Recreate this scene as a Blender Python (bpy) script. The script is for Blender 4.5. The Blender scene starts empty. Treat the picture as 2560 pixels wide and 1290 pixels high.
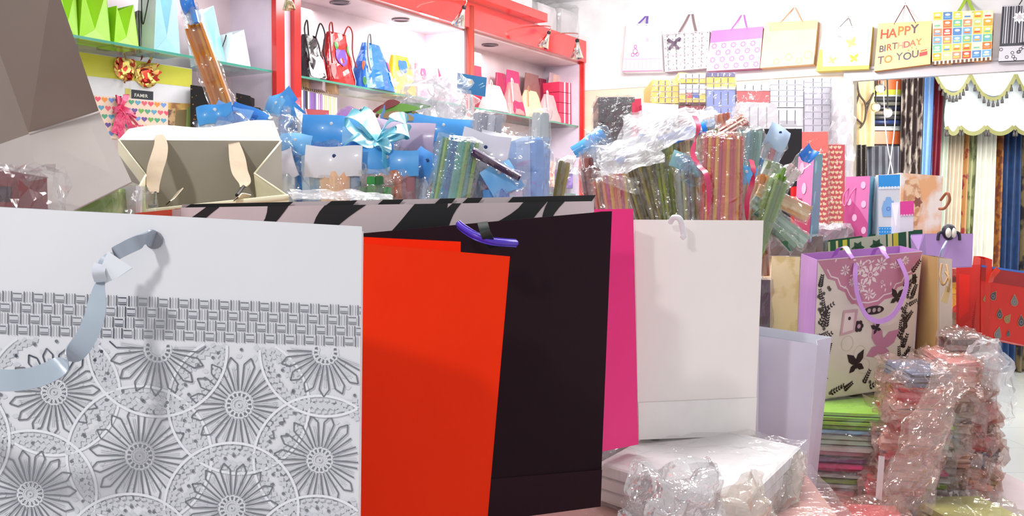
import bpy, math, random
from mathutils import Vector, Matrix, noise
R = math.radians
sc = bpy.context.scene
col = sc.collection
random.seed(7)

# ---------------------------------------------------------------- camera
F_PX, CX, CY = 2600.0, 1280.0, 645.0
EYE = Vector((0, 0, 1.3))
PITCH = math.atan(85 / 2600)
cam_d = bpy.data.cameras.new('camera')
cam_d.sensor_width = 36.0
cam_d.lens = 36.0 * F_PX / 2560
cam_d.clip_start = 0.05
cam = bpy.data.objects.new('camera', cam_d)
col.objects.link(cam)
cam.location = EYE
cam.rotation_euler = (math.pi / 2 - PITCH, 0, 0)
sc.camera = cam
FWD = Vector((0, math.cos(PITCH), -math.sin(PITCH)))
UPV = Vector((0, math.sin(PITCH), math.cos(PITCH)))
RGT = Vector((1, 0, 0))

# ---------------------------------------------------------------- world, lamps, exposure
sc.view_settings.view_transform = 'Standard'
sc.view_settings.look = 'None'
sc.view_settings.gamma = 1
sc.view_settings.use_curve_mapping = False
sc.view_settings.exposure = 0.16
w = bpy.data.worlds.new('shop light')
sc.world = w
w.use_nodes = True
bg = w.node_tree.nodes['Background']
bg.inputs[0].default_value = (0.96, 0.95, 0.985, 1)
bg.inputs[1].default_value = 0.62


def lamp(name, kind, loc, target, power, size=0.5, sy=None, color=(1, 1, 1), spread=None, spot=None):
    d = bpy.data.lights.new(name, kind)
    d.energy = power
    d.color = color
    if kind == 'AREA':
        d.shape = 'RECTANGLE'
        d.size = size
        d.size_y = sy or size
        if spread: d.spread = R(spread)
    else:
        d.shadow_soft_size = size
    if kind == 'SPOT':
        d.spot_size = R(spot or 60)
        d.spot_blend = 0.6
    o = bpy.data.objects.new(name, d)
    col.objects.link(o)
    o.location = loc
    dv = Vector(target) - Vector(loc)
    o.rotation_euler = dv.to_track_quat('-Z', 'Y').to_euler()
    return o


lamp('ceiling_light_panel', 'AREA', (0.6, 4.6, 2.7), (0.6, 4.6, 0), 55, 1.8, 1.2, (1, 0.98, 0.97))
lamp('ceiling_light_panel', 'AREA', (2.0, 3.6, 2.7), (2.0, 3.6, 0), 42, 1.2, 1.2, (1, 0.98, 0.97))
lamp('ceiling_light_panel', 'AREA', (0.2, 2.3, 2.7), (0.2, 2.3, 0), 40, 1.2, 0.6, (1, 0.98, 0.97))
lamp('wall_wash_light', 'AREA', (0.75, 4.9, 2.6), (0.9, 6.4, 2.45), 23, 0.8, 0.3, (1, 0.97, 0.95))
lamp('ceiling_bulb', 'AREA', (-0.75, -0.25, 2.25), (-0.1, 0.9, 1.15), 11, 0.1, 0.1, (1, 1, 1))
lamp('curtain_fill_light', 'AREA', (3.3, 6.75, 2.55), (3.7, 9.2, 1.2), 120, 1.6, 1.0, (1, 0.96, 0.9))  # added lamp, unseen above the opening, brightens the curtains
lamp('curtain_fill_light', 'AREA', (3.0, 7.6, 2.85), (3.2, 7.6, 0), 25, 1.6, 1.0, (1, 0.96, 0.9))


def P(px, py, d):
    return EYE + d * ((px - CX) / F_PX * RGT + (CY - py) / F_PX * UPV + FWD)


def Pz(px, py, z):
    r = (px - CX) / F_PX * RGT + (CY - py) / F_PX * UPV + FWD
    return EYE + r * ((z - EYE.z) / r.z)


# ---------------------------------------------------------------- materials
def lin(c):
    def f(v):
        v /= 255.0
        return v / 12.92 if v <= 0.04045 else ((v + 0.055) / 1.055) ** 2.4
    return (f(c[0]), f(c[1]), f(c[2]), 1)


MC = {}


def mat(name, c=(200, 200, 200), rough=0.6, metal=0.0, c2=None, scale=8.0, kind='noise', bump=0.0, bscale=30.0,
        coat=0.0, emit=0.0, spec=0.5, sharp=None, stretch=None, trans=0.0):
    if name in MC: return MC[name]
    m = bpy.data.materials.new(name)
    m.use_nodes = True
    nt = m.node_tree
    b = nt.nodes['Principled BSDF']
    b.inputs['Base Color'].default_value = lin(c)
    b.inputs['Roughness'].default_value = rough
    b.inputs['Metallic'].default_value = metal
    b.inputs['Specular IOR Level'].default_value = spec
    b.inputs['Coat Weight'].default_value = coat
    b.inputs['Coat Roughness'].default_value = 0.08
    b.inputs['Transmission Weight'].default_value = trans
    if emit:
        b.inputs['Emission Color'].default_value = lin(c)
        b.inputs['Emission Strength'].default_value = emit
    tc = nt.nodes.new('ShaderNodeTexCoord')
    mp = nt.nodes.new('ShaderNodeMapping')
    nt.links.new(tc.outputs['Object'], mp.inputs[0])
    if stretch: mp.inputs['Scale'].default_value = stretch
    if c2 is None:
        c2 = tuple(v * 0.94 for v in c)
    if kind == 'noise':
        t = nt.nodes.new('ShaderNodeTexNoise')
        t.inputs['Scale'].default_value = scale
        t.inputs['Detail'].default_value = 5
        fac = t.outputs['Fac']
    elif kind == 'voronoi':
        t = nt.nodes.new('ShaderNodeTexVoronoi')
        t.inputs['Scale'].default_value = scale
        fac = t.outputs['Distance']
    elif kind == 'cell':
        t = nt.nodes.new('ShaderNodeTexVoronoi')
        t.inputs['Scale'].default_value = scale
        fac = t.outputs['Color']
    elif kind == 'wave':
        t = nt.nodes.new('ShaderNodeTexWave')
        t.inputs['Scale'].default_value = scale
        t.inputs['Distortion'].default_value = 1.5
        fac = t.outputs['Fac']
    nt.links.new(mp.outputs[0], t.inputs['Vector'])
    rp = nt.nodes.new('ShaderNodeValToRGB')
    lo, hi = sharp if sharp else (0.3, 0.7)
    if lo > hi: lo, hi, c, c2 = hi, lo, c2, c
    rp.color_ramp.elements[0].position = lo
    rp.color_ramp.elements[1].position = hi
    rp.color_ramp.elements[0].color = lin(c)
    rp.color_ramp.elements[1].color = lin(c2)
    nt.links.new(fac, rp.inputs[0])
    nt.links.new(rp.outputs[0], b.inputs['Base Color'])
    if bump:
        n2 = nt.nodes.new('ShaderNodeTexNoise')
        n2.inputs['Scale'].default_value = bscale
        n2.inputs['Detail'].default_value = 3
        nt.links.new(tc.outputs['Object'], n2.inputs['Vector'])
        bp = nt.nodes.new('ShaderNodeBump')
        bp.inputs['Strength'].default_value = bump
        bp.inputs['Distance'].default_value = 0.01
        nt.links.new(n2.outputs['Fac'], bp.inputs['Height'])
        nt.links.new(bp.outputs[0], b.inputs['Normal'])
    MC[name] = m
    return m


def film(name, tint=(255, 255, 255), haze=0.05, gloss=0.07, rough=0.1, bump=0.5, bscale=45.0):
    """clear plastic film: mostly transparent, with a glossy crinkled skin and a little milky haze"""
    if name in MC: return MC[name]
    m = bpy.data.materials.new(name)
    m.use_nodes = True
    nt = m.node_tree
    nt.nodes.remove(nt.nodes['Principled BSDF'])
    out = nt.nodes['Material Output']
    tr = nt.nodes.new('ShaderNodeBsdfTransparent')
    tr.inputs[0].default_value = lin(tuple(255 - (255 - v) * 0.3 for v in tint))
    gl = nt.nodes.new('ShaderNodeBsdfGlossy')
    gl.inputs['Roughness'].default_value = rough
    df = nt.nodes.new('ShaderNodeBsdfDiffuse')
    df.inputs[0].default_value = lin(tuple(min(255, v * 0.96) for v in tint))
    fr = nt.nodes.new('ShaderNodeLayerWeight')
    fr.inputs[0].default_value = 0.35
    ad = nt.nodes.new('ShaderNodeMath'); ad.operation = 'MULTIPLY_ADD'
    ad.inputs[1].default_value = 0.3
    ad.inputs[2].default_value = gloss
    nt.links.new(fr.outputs['Fresnel'], ad.inputs[0])
    m1 = nt.nodes.new('ShaderNodeMixShader'); m1.inputs[0].default_value = haze
    m2 = nt.nodes.new('ShaderNodeMixShader')
    nt.links.new(tr.outputs[0], m1.inputs[1]); nt.links.new(df.outputs[0], m1.inputs[2])
    nt.links.new(ad.outputs[0], m2.inputs[0])
    nt.links.new(m1.outputs[0], m2.inputs[1]); nt.links.new(gl.outputs[0], m2.inputs[2])
    tc = nt.nodes.new('ShaderNodeTexCoord')
    ns = nt.nodes.new('ShaderNodeTexNoise'); ns.inputs['Scale'].default_value = bscale
    nt.links.new(tc.outputs['Object'], ns.inputs['Vector'])
    bp = nt.nodes.new('ShaderNodeBump'); bp.inputs['Strength'].default_value = bump
    bp.inputs['Distance'].default_value = 0.01
    nt.links.new(ns.outputs['Fac'], bp.inputs['Height'])
    nt.links.new(bp.outputs[0], gl.inputs['Normal'])
    nt.links.new(m2.outputs[0], out.inputs[0])
    MC[name] = m
    return m


CELLO = film('clear film')
CELLO2 = film('packet film', (255, 255, 255), 0.06, 0.12, 0.07, 0.8, 50)
CELLO_M = film('milky film', (252, 252, 254), 0.3, 0.1, 0.16)
HOOD = film('hood film', (252, 252, 254), 0.4, 0.08, 0.2, 0.3, 20)
GLIT = film('glitter film', (252, 252, 254), 0.25, 0.35, 0.06, 1.0, 60)
CELLO_B = film('blue tinted film', (200, 226, 255), 0.12, 0.12)
CELLO_P = film('stack film', (255, 224, 212), 0.1, 0.11, 0.08, 0.8)
GLASS = film('shelf glass', (214, 238, 230), 0.03, 0.12, 0.03, 0.0)
WHITEP = mat('white paper', (236, 237, 241), 0.5, bump=0.12, bscale=9)
SILVER = mat('silver foil', (176, 178, 182), 0.2, 1.0, c2=(150, 152, 156), bump=0.05, bscale=60)
CHROME = mat('chrome', (235, 232, 225), 0.1, 1.0)
BLACKC = mat('black cord', (24, 22, 26), 0.6)
RED_L = mat('red lacquer', (216, 44, 40), 0.12, coat=0.6)
PALE = mat('pale laminate', (234, 216, 220), 0.35)
PALE2 = mat('lilac shade laminate', (226, 216, 232), 0.35)
BLUEC = mat('blue card', (46, 148, 232), 0.35, c2=(90, 176, 242), scale=14, coat=0.25)
BLUEV = [BLUEC, mat('sky blue card', (96, 176, 238), 0.35, c2=(150, 205, 246), scale=12, coat=.25), mat('deep blue card', (30, 112, 214), 0.35, c2=(60, 150, 232), scale=12, coat=.25), mat('azure shiny card', (20, 140, 236), 0.25, c2=(110, 196, 248), scale=18, coat=.4)]
WHITEC = mat('white card', (226, 226, 236), 0.4, coat=0.3)
BROWNST = mat('dark brown print', (48, 30, 34), 0.5)


def M(c, rough=0.55, **k):
    return mat('paper %d %d %d %s' % (c[0], c[1], c[2], '-'.join('%s%s' % (a, b) for a, b in sorted(k.items()))), c, rough, **k)


# ---------------------------------------------------------------- mesh builder
class MB:
    def __init__(s):
        s.v, s.f, s.m, s.mats, s.sm = [], [], [], [], []

    def mi(s, m):
        if m not in s.mats: s.mats.append(m)
        return s.mats.index(m)

    def face(s, pts, m, smooth=False):
        n = len(s.v)
        s.v += [Vector(p) for p in pts]
        s.f.append(tuple(range(n, n + len(pts))))
        s.m.append(s.mi(m)); s.sm.append(smooth)

    def mesh(s, verts, faces, m, smooth=False):
        n = len(s.v)
        s.v += [Vector(p) for p in verts]
        k = s.mi(m)
        for f in faces:
            s.f.append(tuple(i + n for i in f)); s.m.append(k); s.sm.append(smooth)

    def sheet(s, quad, m, m_in=None, t=0.0008):
        """thin paper quad with real thickness; quad order gives outward normal"""
        a, b, c, d = [Vector(p) for p in quad]
        n = (b - a).cross(d - a)
        if n.length < 1e-9: n = (c - b).cross(a - b)
        n.normalize()
        q2 = [p - n * t for p in (a, b, c, d)]
        s.face((a, b, c, d), m)
        s.face(q2[::-1], m_in or m)
        q = (a, b, c, d)
        for i in range(4):
            j = (i + 1) % 4
            s.face((q[j], q[i], q2[i], q2[j]), m)

    def box(s, c, x, y, z, m):
        c, x, y, z = Vector(c), Vector(x), Vector(y), Vector(z)
        p = [c + a * x + b * y + e * z for e in (-1, 1) for b in (-1, 1) for a in (-1, 1)]
        s.mesh(p, [(0, 2, 3, 1), (4, 5, 7, 6), (0, 1, 5, 4), (2, 6, 7, 3), (0, 4, 6, 2), (1, 3, 7, 5)], m)

    def grid(s, fn, nu, nv, m, smooth=True, close_u=False):
        vs = [fn(i / nu, j / nv) for j in range(nv + 1) for i in range(nu + 1)]
        fs = [(j * (nu + 1) + i, j * (nu + 1) + i + 1, (j + 1) * (nu + 1) + i + 1, (j + 1) * (nu + 1) + i)
              for j in range(nv) for i in range(nu)]
        s.mesh(vs, fs, m, smooth)

    def tube(s, pts, r, m, n=8, closed=False):
        pts = smooth_path(pts)
        k = len(pts)
        vs = []
        ref = Vector((0.3, 0.2, 1)).normalized()
        for i, p in enumerate(pts):
            t = (pts[min(i + 1, k - 1)] - pts[max(i - 1, 0)]).normalized()
            a = t.cross(ref)
            if a.length < 0.1: a = t.cross(Vector((1, 0, 0)))
            a.normalize(); b = t.cross(a)
            rr = r(i / (k - 1)) if callable(r) else r
            vs += [p + rr * (math.cos(q) * a + math.sin(q) * b) for q in [2 * math.pi * j / n for j in range(n)]]
        fs = [(i * n + j, i * n + (j + 1) % n, (i + 1) * n + (j + 1) % n, (i + 1) * n + j) for i in range(k - 1) for j in range(n)]
        fs += [tuple(range(n))[::-1], tuple((k - 1) * n + j for j in range(n))]
        s.mesh(vs, fs, m, True)

    def ribbon(s, pts, wid, m, side=None, t=0.0006, steps=8):
        """flat ribbon of real thickness along a path; side(u) gives its width direction"""
        pts = smooth_path(pts, steps)
        k = len(pts)
        up, dn = [], []
        for i, p in enumerate(pts):
            u = i / (k - 1)
            tg = (pts[min(i + 1, k - 1)] - pts[max(i - 1, 0)]).normalized()
            sd = side(u) if callable(side) else Vector(side or (1, 0, 0))
            sd = (sd - tg * sd.dot(tg))
            if sd.length < 1e-4: sd = tg.orthogonal()
            sd.normalize()
            w_ = (wid(u) if callable(wid) else wid) / 2
            nn = tg.cross(sd) * t
            up += [p - sd * w_ + nn, p + sd * w_ + nn]
            dn += [p - sd * w_ - nn, p + sd * w_ - nn]
        n2 = len(up)
        s.mesh(up, [(2 * i, 2 * i + 1, 2 * i + 3, 2 * i + 2) for i in range(k - 1)], m, True)
        s.mesh(dn, [(2 * i, 2 * i + 2, 2 * i + 3, 2 * i + 1) for i in range(k - 1)], m, True)
        s.mesh(up + dn, [f for a in range(0, 2 * k - 2, 2) for f in ((a, a + 2, n2 + a + 2, n2 + a), (a + 1, n2 + a + 1, n2 + a + 3, a + 3))], m, False)

    def lathe(s, c, axis, prof, m, n=20):
        axis = Vector(axis).normalized()
        a = axis.orthogonal().normalized(); b = axis.cross(a)
        vs = [Vector(c) + axis * h + r * (math.cos(q) * a + math.sin(q) * b) for r, h in prof for q in [2 * math.pi * j / n for j in range(n)]]
        fs = [(i * n + j, i * n + (j + 1) % n, (i + 1) * n + (j + 1) % n, (i + 1) * n + j) for i in range(len(prof) - 1) for j in range(n)]
        s.mesh(vs, fs, m, True)

    def build(s, name, parent=None, local=None):
        """local: matrix whose inverse maps the given world points to the object's own frame"""
        me = bpy.data.meshes.new(name)
        vs = s.v
        if local is not None:
            inv = local.inverted()
            vs = [inv @ p for p in vs]
        me.from_pydata([tuple(p) for p in vs], [], s.f)
        for m in s.mats: me.materials.append(m)
        me.polygons.foreach_set('material_index', s.m)
        me.polygons.foreach_set('use_smooth', s.sm)
        me.update()
        o = bpy.data.objects.new(name, me)
        col.objects.link(o)
        if parent: o.parent = parent
        return o


def smooth_path(pts, steps=8):
    pts = [Vector(p) for p in pts]
    if len(pts) < 3: return pts
    out = []
    n = len(pts)
    for i in range(n - 1):
        p0, p1, p2, p3 = pts[max(i - 1, 0)], pts[i], pts[i + 1], pts[min(i + 2, n - 1)]
        for k in range(steps):
            t = k / steps
            out.append(0.5 * ((2 * p1) + (p2 - p0) * t + (2 * p0 - 5 * p1 + 4 * p2 - p3) * t * t + (3 * p1 - p0 - 3 * p2 + p3) * t ** 3))
    out.append(pts[-1])
    return out


def tag(o, label=None, cat=None, group=None, kind=None):
    if label: o['label'] = label
    if cat: o['category'] = cat
    if group: o['group'] = group
    if kind: o['kind'] = kind
    return o


def empty(name, mtx, label, cat, group=None):
    o = bpy.data.objects.new(name, None)
    o.empty_display_size = 0.05
    col.objects.link(o)
    o.matrix_world = mtx
    return tag(o, label, cat, group)


def frame(org, x, up):
    x = Vector(x).normalized()
    z = Vector(up); z = (z - x * z.dot(x)).normalized()
    y = z.cross(x)
    m = Matrix((x, y, z)).transposed().to_4x4()
    m.translation = org
    return m


def struct(mb, name):
    return tag(mb.build(name), kind='structure')


_txt = {}


def glyph(ch):
    """2D outline faces of one character"""
    if ch in _txt: return _txt[ch]
    c = bpy.data.curves.new('t', 'FONT')
    c.body = ch
    c.size = 1
    c.offset = 0.02
    o = bpy.data.objects.new('t', c)
    col.objects.link(o)
    me = bpy.data.meshes.new_from_object(o)
    vs = [(v.co.x, v.co.y) for v in me.vertices]
    fs = [tuple(p.vertices) for p in me.polygons]
    bpy.data.objects.remove(o); bpy.data.curves.remove(c); bpy.data.meshes.remove(me)
    wd = max([v[0] for v in vs] + [0.3])
    _txt[ch] = (vs, fs, wd)
    return _txt[ch]


# ---------------------------------------------------------------- gift bag
class Bag:
    """quad = TL,TR,BR,BL (image x, image y, distance) of the face turned to the viewer"""

    def __init__(s, name, label, quad, dep, front, side=None, inner=None, group=None, cat='gift bag', back_up=0.0, pinch=0.3,
                 closed=False, hem=0.0, lean=0.0, foldline=0.0, sideR=None, dv=None):
        s.use = 'front'
        c = [P(*q) for q in quad]
        TL, TR, BR, BL = c
        s.org = (BL + BR) / 2
        s.M = frame(s.org, BR - BL, (TL + TR) / 2 - s.org)
        s.inv = s.M.inverted()
        s.c = [s.inv @ p for p in c]
        s.W = (s.c[2] - s.c[3]).length
        s.H = ((s.c[0] + s.c[1]) / 2 - (s.c[2] + s.c[3]) / 2).length
        s.D = dep
        s.root = empty(name, s.M, label, cat, group)
        s.mb = MB()
        side = side or front
        inner = inner or front
        TL, TR, BR, BL = s.c
        dy = Vector((0, dep, 0)); up = Vector((0, lean, back_up))
        if dv is not None:
            dy = s.inv.to_3x3() @ Vector(dv); s.D = dy.y
        s.dy = dy
        bTL, bTR, bBR, bBL = TL + dy + up, TR + dy + up, BR + dy, BL + dy
        mb = s.mb
        mb.grid(lambda u, v: BL.lerp(BR, u).lerp(TL.lerp(TR, u), v), 12, 12, front, True)
        mb.grid(lambda u, v: BL.lerp(BR, u).lerp(TL.lerp(TR, u), v) + Vector((0, .0009, 0)), 6, 6, inner, True)
        mb.sheet((TL, TR, TR + Vector((0, .0009, 0)), TL + Vector((0, .0009, 0))), front, front, .0003)
        mb.sheet((bBR, bBL, bTL, bTR), front, inner)
        mb.sheet((BL + Vector((0, 0, .001)), bBL + Vector((0, 0, .001)), bBR + Vector((0, 0, .001)), BR + Vector((0, 0, .001))), side, inner)
        for (a, b, ta, tb, sg) in ((bBL, BL, bTL, TL, 1), (BR, bBR, TR, bTR, -1)):
            sd = sideR if (sideR and sg < 0) else side
            mid_b = (a + b) / 2
            mid_t = (ta + tb) / 2 + Vector((sg * pinch * dep * 0.5, 0, 0))
            h = min(dep * 0.5 / max(s.H, .01), 0.5)
            mid_k = mid_b.lerp(mid_t, h); mid_k.x = mid_b.x + 0.0
            mb.sheet((a, mid_b, mid_k, a.lerp(ta, h)) if False else (a, mid_b, mid_k, a.lerp(ta, 0.0)), sd, inner)
            mb.sheet((mid_b, b, b.lerp(tb, 0.0), mid_k), sd, inner)
            mb.sheet((a, mid_k, mid_t, ta), sd, inner)
            mb.sheet((mid_k, b, tb, mid_t), sd, inner)
        if closed:
            mb.sheet((TL, TR, bTR, bTL), side, inner)
        if foldline:
            s.strip(0, foldline, 1, foldline, 0.0012, front, 0.0006)

    def F(s, u, v, off=0.0005):
        TL, TR, BR, BL = s.c
        u = min(max(u, 0), 1); v = min(max(v, 0), 1)
        if s.use == 'side':
            return BR.lerp(TR, v) + s.dy * u + Vector((off + .001, -off, 0))
        p = BL.lerp(BR, u).lerp(TL.lerp(TR, u), v)
        return p + Vector((0, -off, 0))

    def poly(s, pts, m, off=0.0005, fn=None):
        fn = fn or s.F
        pts = [(min(max(a, 0), 1), min(max(b, 0), 1)) for a, b in pts]
        if max(p[0] for p in pts) - min(p[0] for p in pts) < 1e-5 or max(p[1] for p in pts) - min(p[1] for p in pts) < 1e-5: return
        s.mb.face([fn(a, b, off) for a, b in pts], m)

    def disc(s, u, v, r, m, off=0.0005, n=14, a0=0, squash=1):
        k = s.W / s.H
        s.poly([(u + r * math.cos(2 * math.pi * i / n + a0), v + squash * r * k * math.sin(2 * math.pi * i / n + a0)) for i in range(n)], m, off)

    def strip(s, u0, v0, u1, v1, wd, m, off=0.0005):
        """line of width wd metres"""
        dx, dz = (u1 - u0) * s.W, (v1 - v0) * s.H
        L = math.hypot(dx, dz) or 1
        nx, nz = -dz / L * wd / 2 / s.W, dx / L * wd / 2 / s.H
        s.poly([(u0 - nx, v0 - nz), (u1 - nx, v1 - nz), (u1 + nx, v1 + nz), (u0 + nx, v0 + nz)], m, off)

    def ring(s, u, v, r, wd, m, off=0.0005, n=24):
        k = s.W / s.H
        for i in range(n):
            a, b = 2 * math.pi * i / n, 2 * math.pi * (i + 1) / n
            ri = r - wd
            s.poly([(u + r * math.cos(a), v + r * k * math.sin(a)), (u + r * math.cos(b), v + r * k * math.sin(b)),
                    (u + ri * math.cos(b), v + ri * k * math.sin(b)), (u + ri * math.cos(a), v + ri * k * math.sin(a))], m, off)

    def leaf(s, u, v, L, ang, m, off=0.0006, fat=0.35):
        k = s.W / s.H
        pts = []
        for t, q in ((0, 0), (.25, fat * .8), (.55, fat), (1, 0), (.55, -fat), (.25, -fat * .8)):
            x, y = t * L, q * L * .5
            pts.append((u + x * math.cos(ang) - y * math.sin(ang), v + k * (x * math.sin(ang) + y * math.cos(ang))))
        s.poly(pts, m, off)

    def butterfly(s, u, v, L, ang, m, off=0.0008):
        for a, l, f in ((50, 1, .5), (130, 1, .5), (-35, .7, .55), (-145, .7, .55)):
            s.leaf(u, v, L * l, ang + R(a), m, off, f)
        s.leaf(u + .25 * L * math.sin(ang), v - .3 * L * math.cos(ang), L * .7, ang + R(90), m, off + .0001, .25)

    def heart(s, u, v, r, m, off=0.0006, rot=0):
        k = s.W / s.H
        pts = []
        for i in range(18):
            t = 2 * math.pi * i / 18
            x = 16 * math.sin(t) ** 3 / 17; y = (13 * math.cos(t) - 5 * math.cos(2 * t) - 2 * math.cos(3 * t) - math.cos(4 * t)) / 17
            pts.append((u + r * (x * math.cos(rot) - y * math.sin(rot)), v + k * r * (x * math.sin(rot) + y * math.cos(rot))))
        s.poly(pts, m, off)

    def text(s, txt, u, v, size, mats, off=0.0008, slope=0.0, gap=0.06, jit=0.0, fn=None):
        k = s.W / s.H
        x = u
        for i, ch in enumerate(txt):
            if ch == ' ':
                x += size * 0.35; continue
            vs, fs, wd = glyph(ch)
            dy = random.uniform(-jit, jit) * size
            y0 = v + slope * (x - u)
            s.mb.mesh([(fn or s.F)(x + a * size, y0 + k * (b * size + dy), off) for a, b in vs], fs, mats[i % len(mats)])
            x += (wd + gap) * size

    def part(s, name, mb, label=None):
        o = mb.build(name, s.root)
        if label: o['label'] = label
        return o

    def loop(s, kind, m, u0=0.32, u1=0.68, v=0.96, h=-0.35, wid=0.012, back=False, out=0.02, name='handle', sag=0.0, skew=0.0):
        """ribbon or cord handle; h>0 stands up, h<0 hangs down, as share of bag height"""
        mb = MB()
        a, b = s.F(u0, v, 0.001), s.F(u1, v, 0.001)
        if back:
            dy = Vector((0, s.D - 0.002, 0)); a, b = a + dy, b + dy
        hh = h * s.H
        o = Vector((0, -out, 0))
        sk = Vector((skew * s.W, 0, 0))
        pts = [a, a.lerp(b, .04) + o * .7 + Vector((0, 0, hh * .35)) + sk * .3, a.lerp(b, .2) + o + Vector((0, 0, hh * .8)) + sk * .8,
               (a + b) / 2 + o + Vector((0, 0, hh)) + sk, a.lerp(b, .8) + o + Vector((0, 0, hh * .8)) + sk * .8,
               a.lerp(b, .96) + o * .7 + Vector((0, 0, hh * .35)) + sk * .3, b]
        if kind == 'cord':
            mb.tube(pts, wid / 2, m, 6)
        else:
            mid = (a + b) / 2 + Vector((0, 0, 0))
            mb.ribbon(pts, wid, m, side=lambda u: Vector((math.cos(math.pi * u), 0, -math.sin(math.pi * u) * (1 if h < 0 else -1))).lerp(Vector((0, 1, 0)), .25))
        return s.part(name, mb)

    def tri(s, m, u0=0.3, u1=0.7, h=0.4, wid=0.004, v=0.97, kind='cord'):
        """handle pulled up to a point where the bag hangs"""
        for back in (0, 1):
            mb = MB()
            dy = Vector((0, s.D * .95 * back - .001, 0))
            a, b = s.F(u0, v) + dy, s.F(u1, v) + dy
            top = (s.F(u0, v) + s.F(u1, v)) / 2 + Vector((0, s.D * .8, h * s.H))
            if kind == 'cord':
                mb.tube([a, a.lerp(top, .97), top, b.lerp(top, .97), b], wid / 2, m, 6)
            else:
                mb.ribbon([a, a.lerp(top, .5), top, b.lerp(top, .5), b], wid, m, side=(1, 0, 0), steps=4)
            s.part('handle', mb)
        return top

    def wpart(s, name, mb):
        return mb.build(name, s.root, s.M)

    def done(s):
        return s.part('body', s.mb)


def slab(mb, M_, cx, cy, cz, w_, d_, h_, m, seed=0, r=0.006, crump=0.0):
    """soft edged block in frame M_, standing on cz"""
    rnd = random.Random(seed)
    nz = 4
    N = 10
    prof = []
    vs = []
    for j, (k, zz) in enumerate(((0.0, 0), (1, .12), (1, .5), (1, .88), (0.0, 1))):
        e = 0 if k else r
        for (sx, sy) in ((-1, -1), (0, -1.02), (1, -1), (1.0, 0), (1, 1), (0, 1.02), (-1, 1), (-1.0, 0)):
            p = Vector((cx + sx * (w_ / 2 - e), cy + sy * (d_ / 2 - e), cz + zz * h_))
            p += Vector([rnd.uniform(-crump, crump) for _ in range(3)])
            vs.append(M_ @ p)
    fs = [(j * 8 + i, j * 8 + (i + 1) % 8, (j + 1) * 8 + (i + 1) % 8, (j + 1) * 8 + i) for j in range(4) for i in range(8)]
    fs += [tuple(range(8))[::-1], tuple(32 + i for i in range(8))]
    mb.mesh(vs, fs, m, False)


def crinkle_box(mb, M_, w_, d_, h_, m, seed=0, amp=0.012, n=9, cz=0.0, taper=1.0):
    """closed crumpled plastic envelope around a box w x d x h standing on the frame origin"""
    rnd = random.Random(seed)
    off = Vector((rnd.uniform(0, 50), rnd.uniform(0, 50), rnd.uniform(0, 50)))
    def pt(x, y, z):
        q = Vector((x * w_ / 2, y * d_ / 2, z * h_))
        t = 1 + (taper - 1) * z
        q.x *= t; q.y *= t
        k = noise.noise_vector(q * 28 + off) * amp + noise.noise_vector(q * 75 + off) * amp * .8
        dirv = Vector((x, y, (z - .5) * 2)).normalized() if (x or y) else Vector((0, 0, 1))
        return M_ @ (q + Vector((0, 0, cz)) + k + dirv * amp * .5)
    ns = max(4, int(h_ / max(w_, d_) * n))
    ring = [(-1 + 2 * i / n, -1) for i in range(n)] + [(1, -1 + 2 * i / n) for i in range(n)] + [(1 - 2 * i / n, 1) for i in range(n)] + [(-1, 1 - 2 * i / n) for i in range(n)]
    L = len(ring)
    vs = [pt(a, b, j / ns) for j in range(ns + 1) for a, b in ring]
    fs = [(j * L + i, j * L + (i + 1) % L, (j + 1) * L + (i + 1) % L, (j + 1) * L + i) for j in range(ns) for i in range(L)]
    mb.mesh(vs, fs, m, False)
    for z in (0, 1):
        vs = [pt(-1 + 2 * i / n, -1 + 2 * j / n, z) for j in range(n + 1) for i in range(n + 1)]
        fs = [(j * (n + 1) + i, j * (n + 1) + i + 1, (j + 1) * (n + 1) + i + 1, (j + 1) * (n + 1) + i) for j in range(n) for i in range(n)]
        mb.mesh(vs, fs if z else [f[::-1] for f in fs], m, False)


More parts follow.
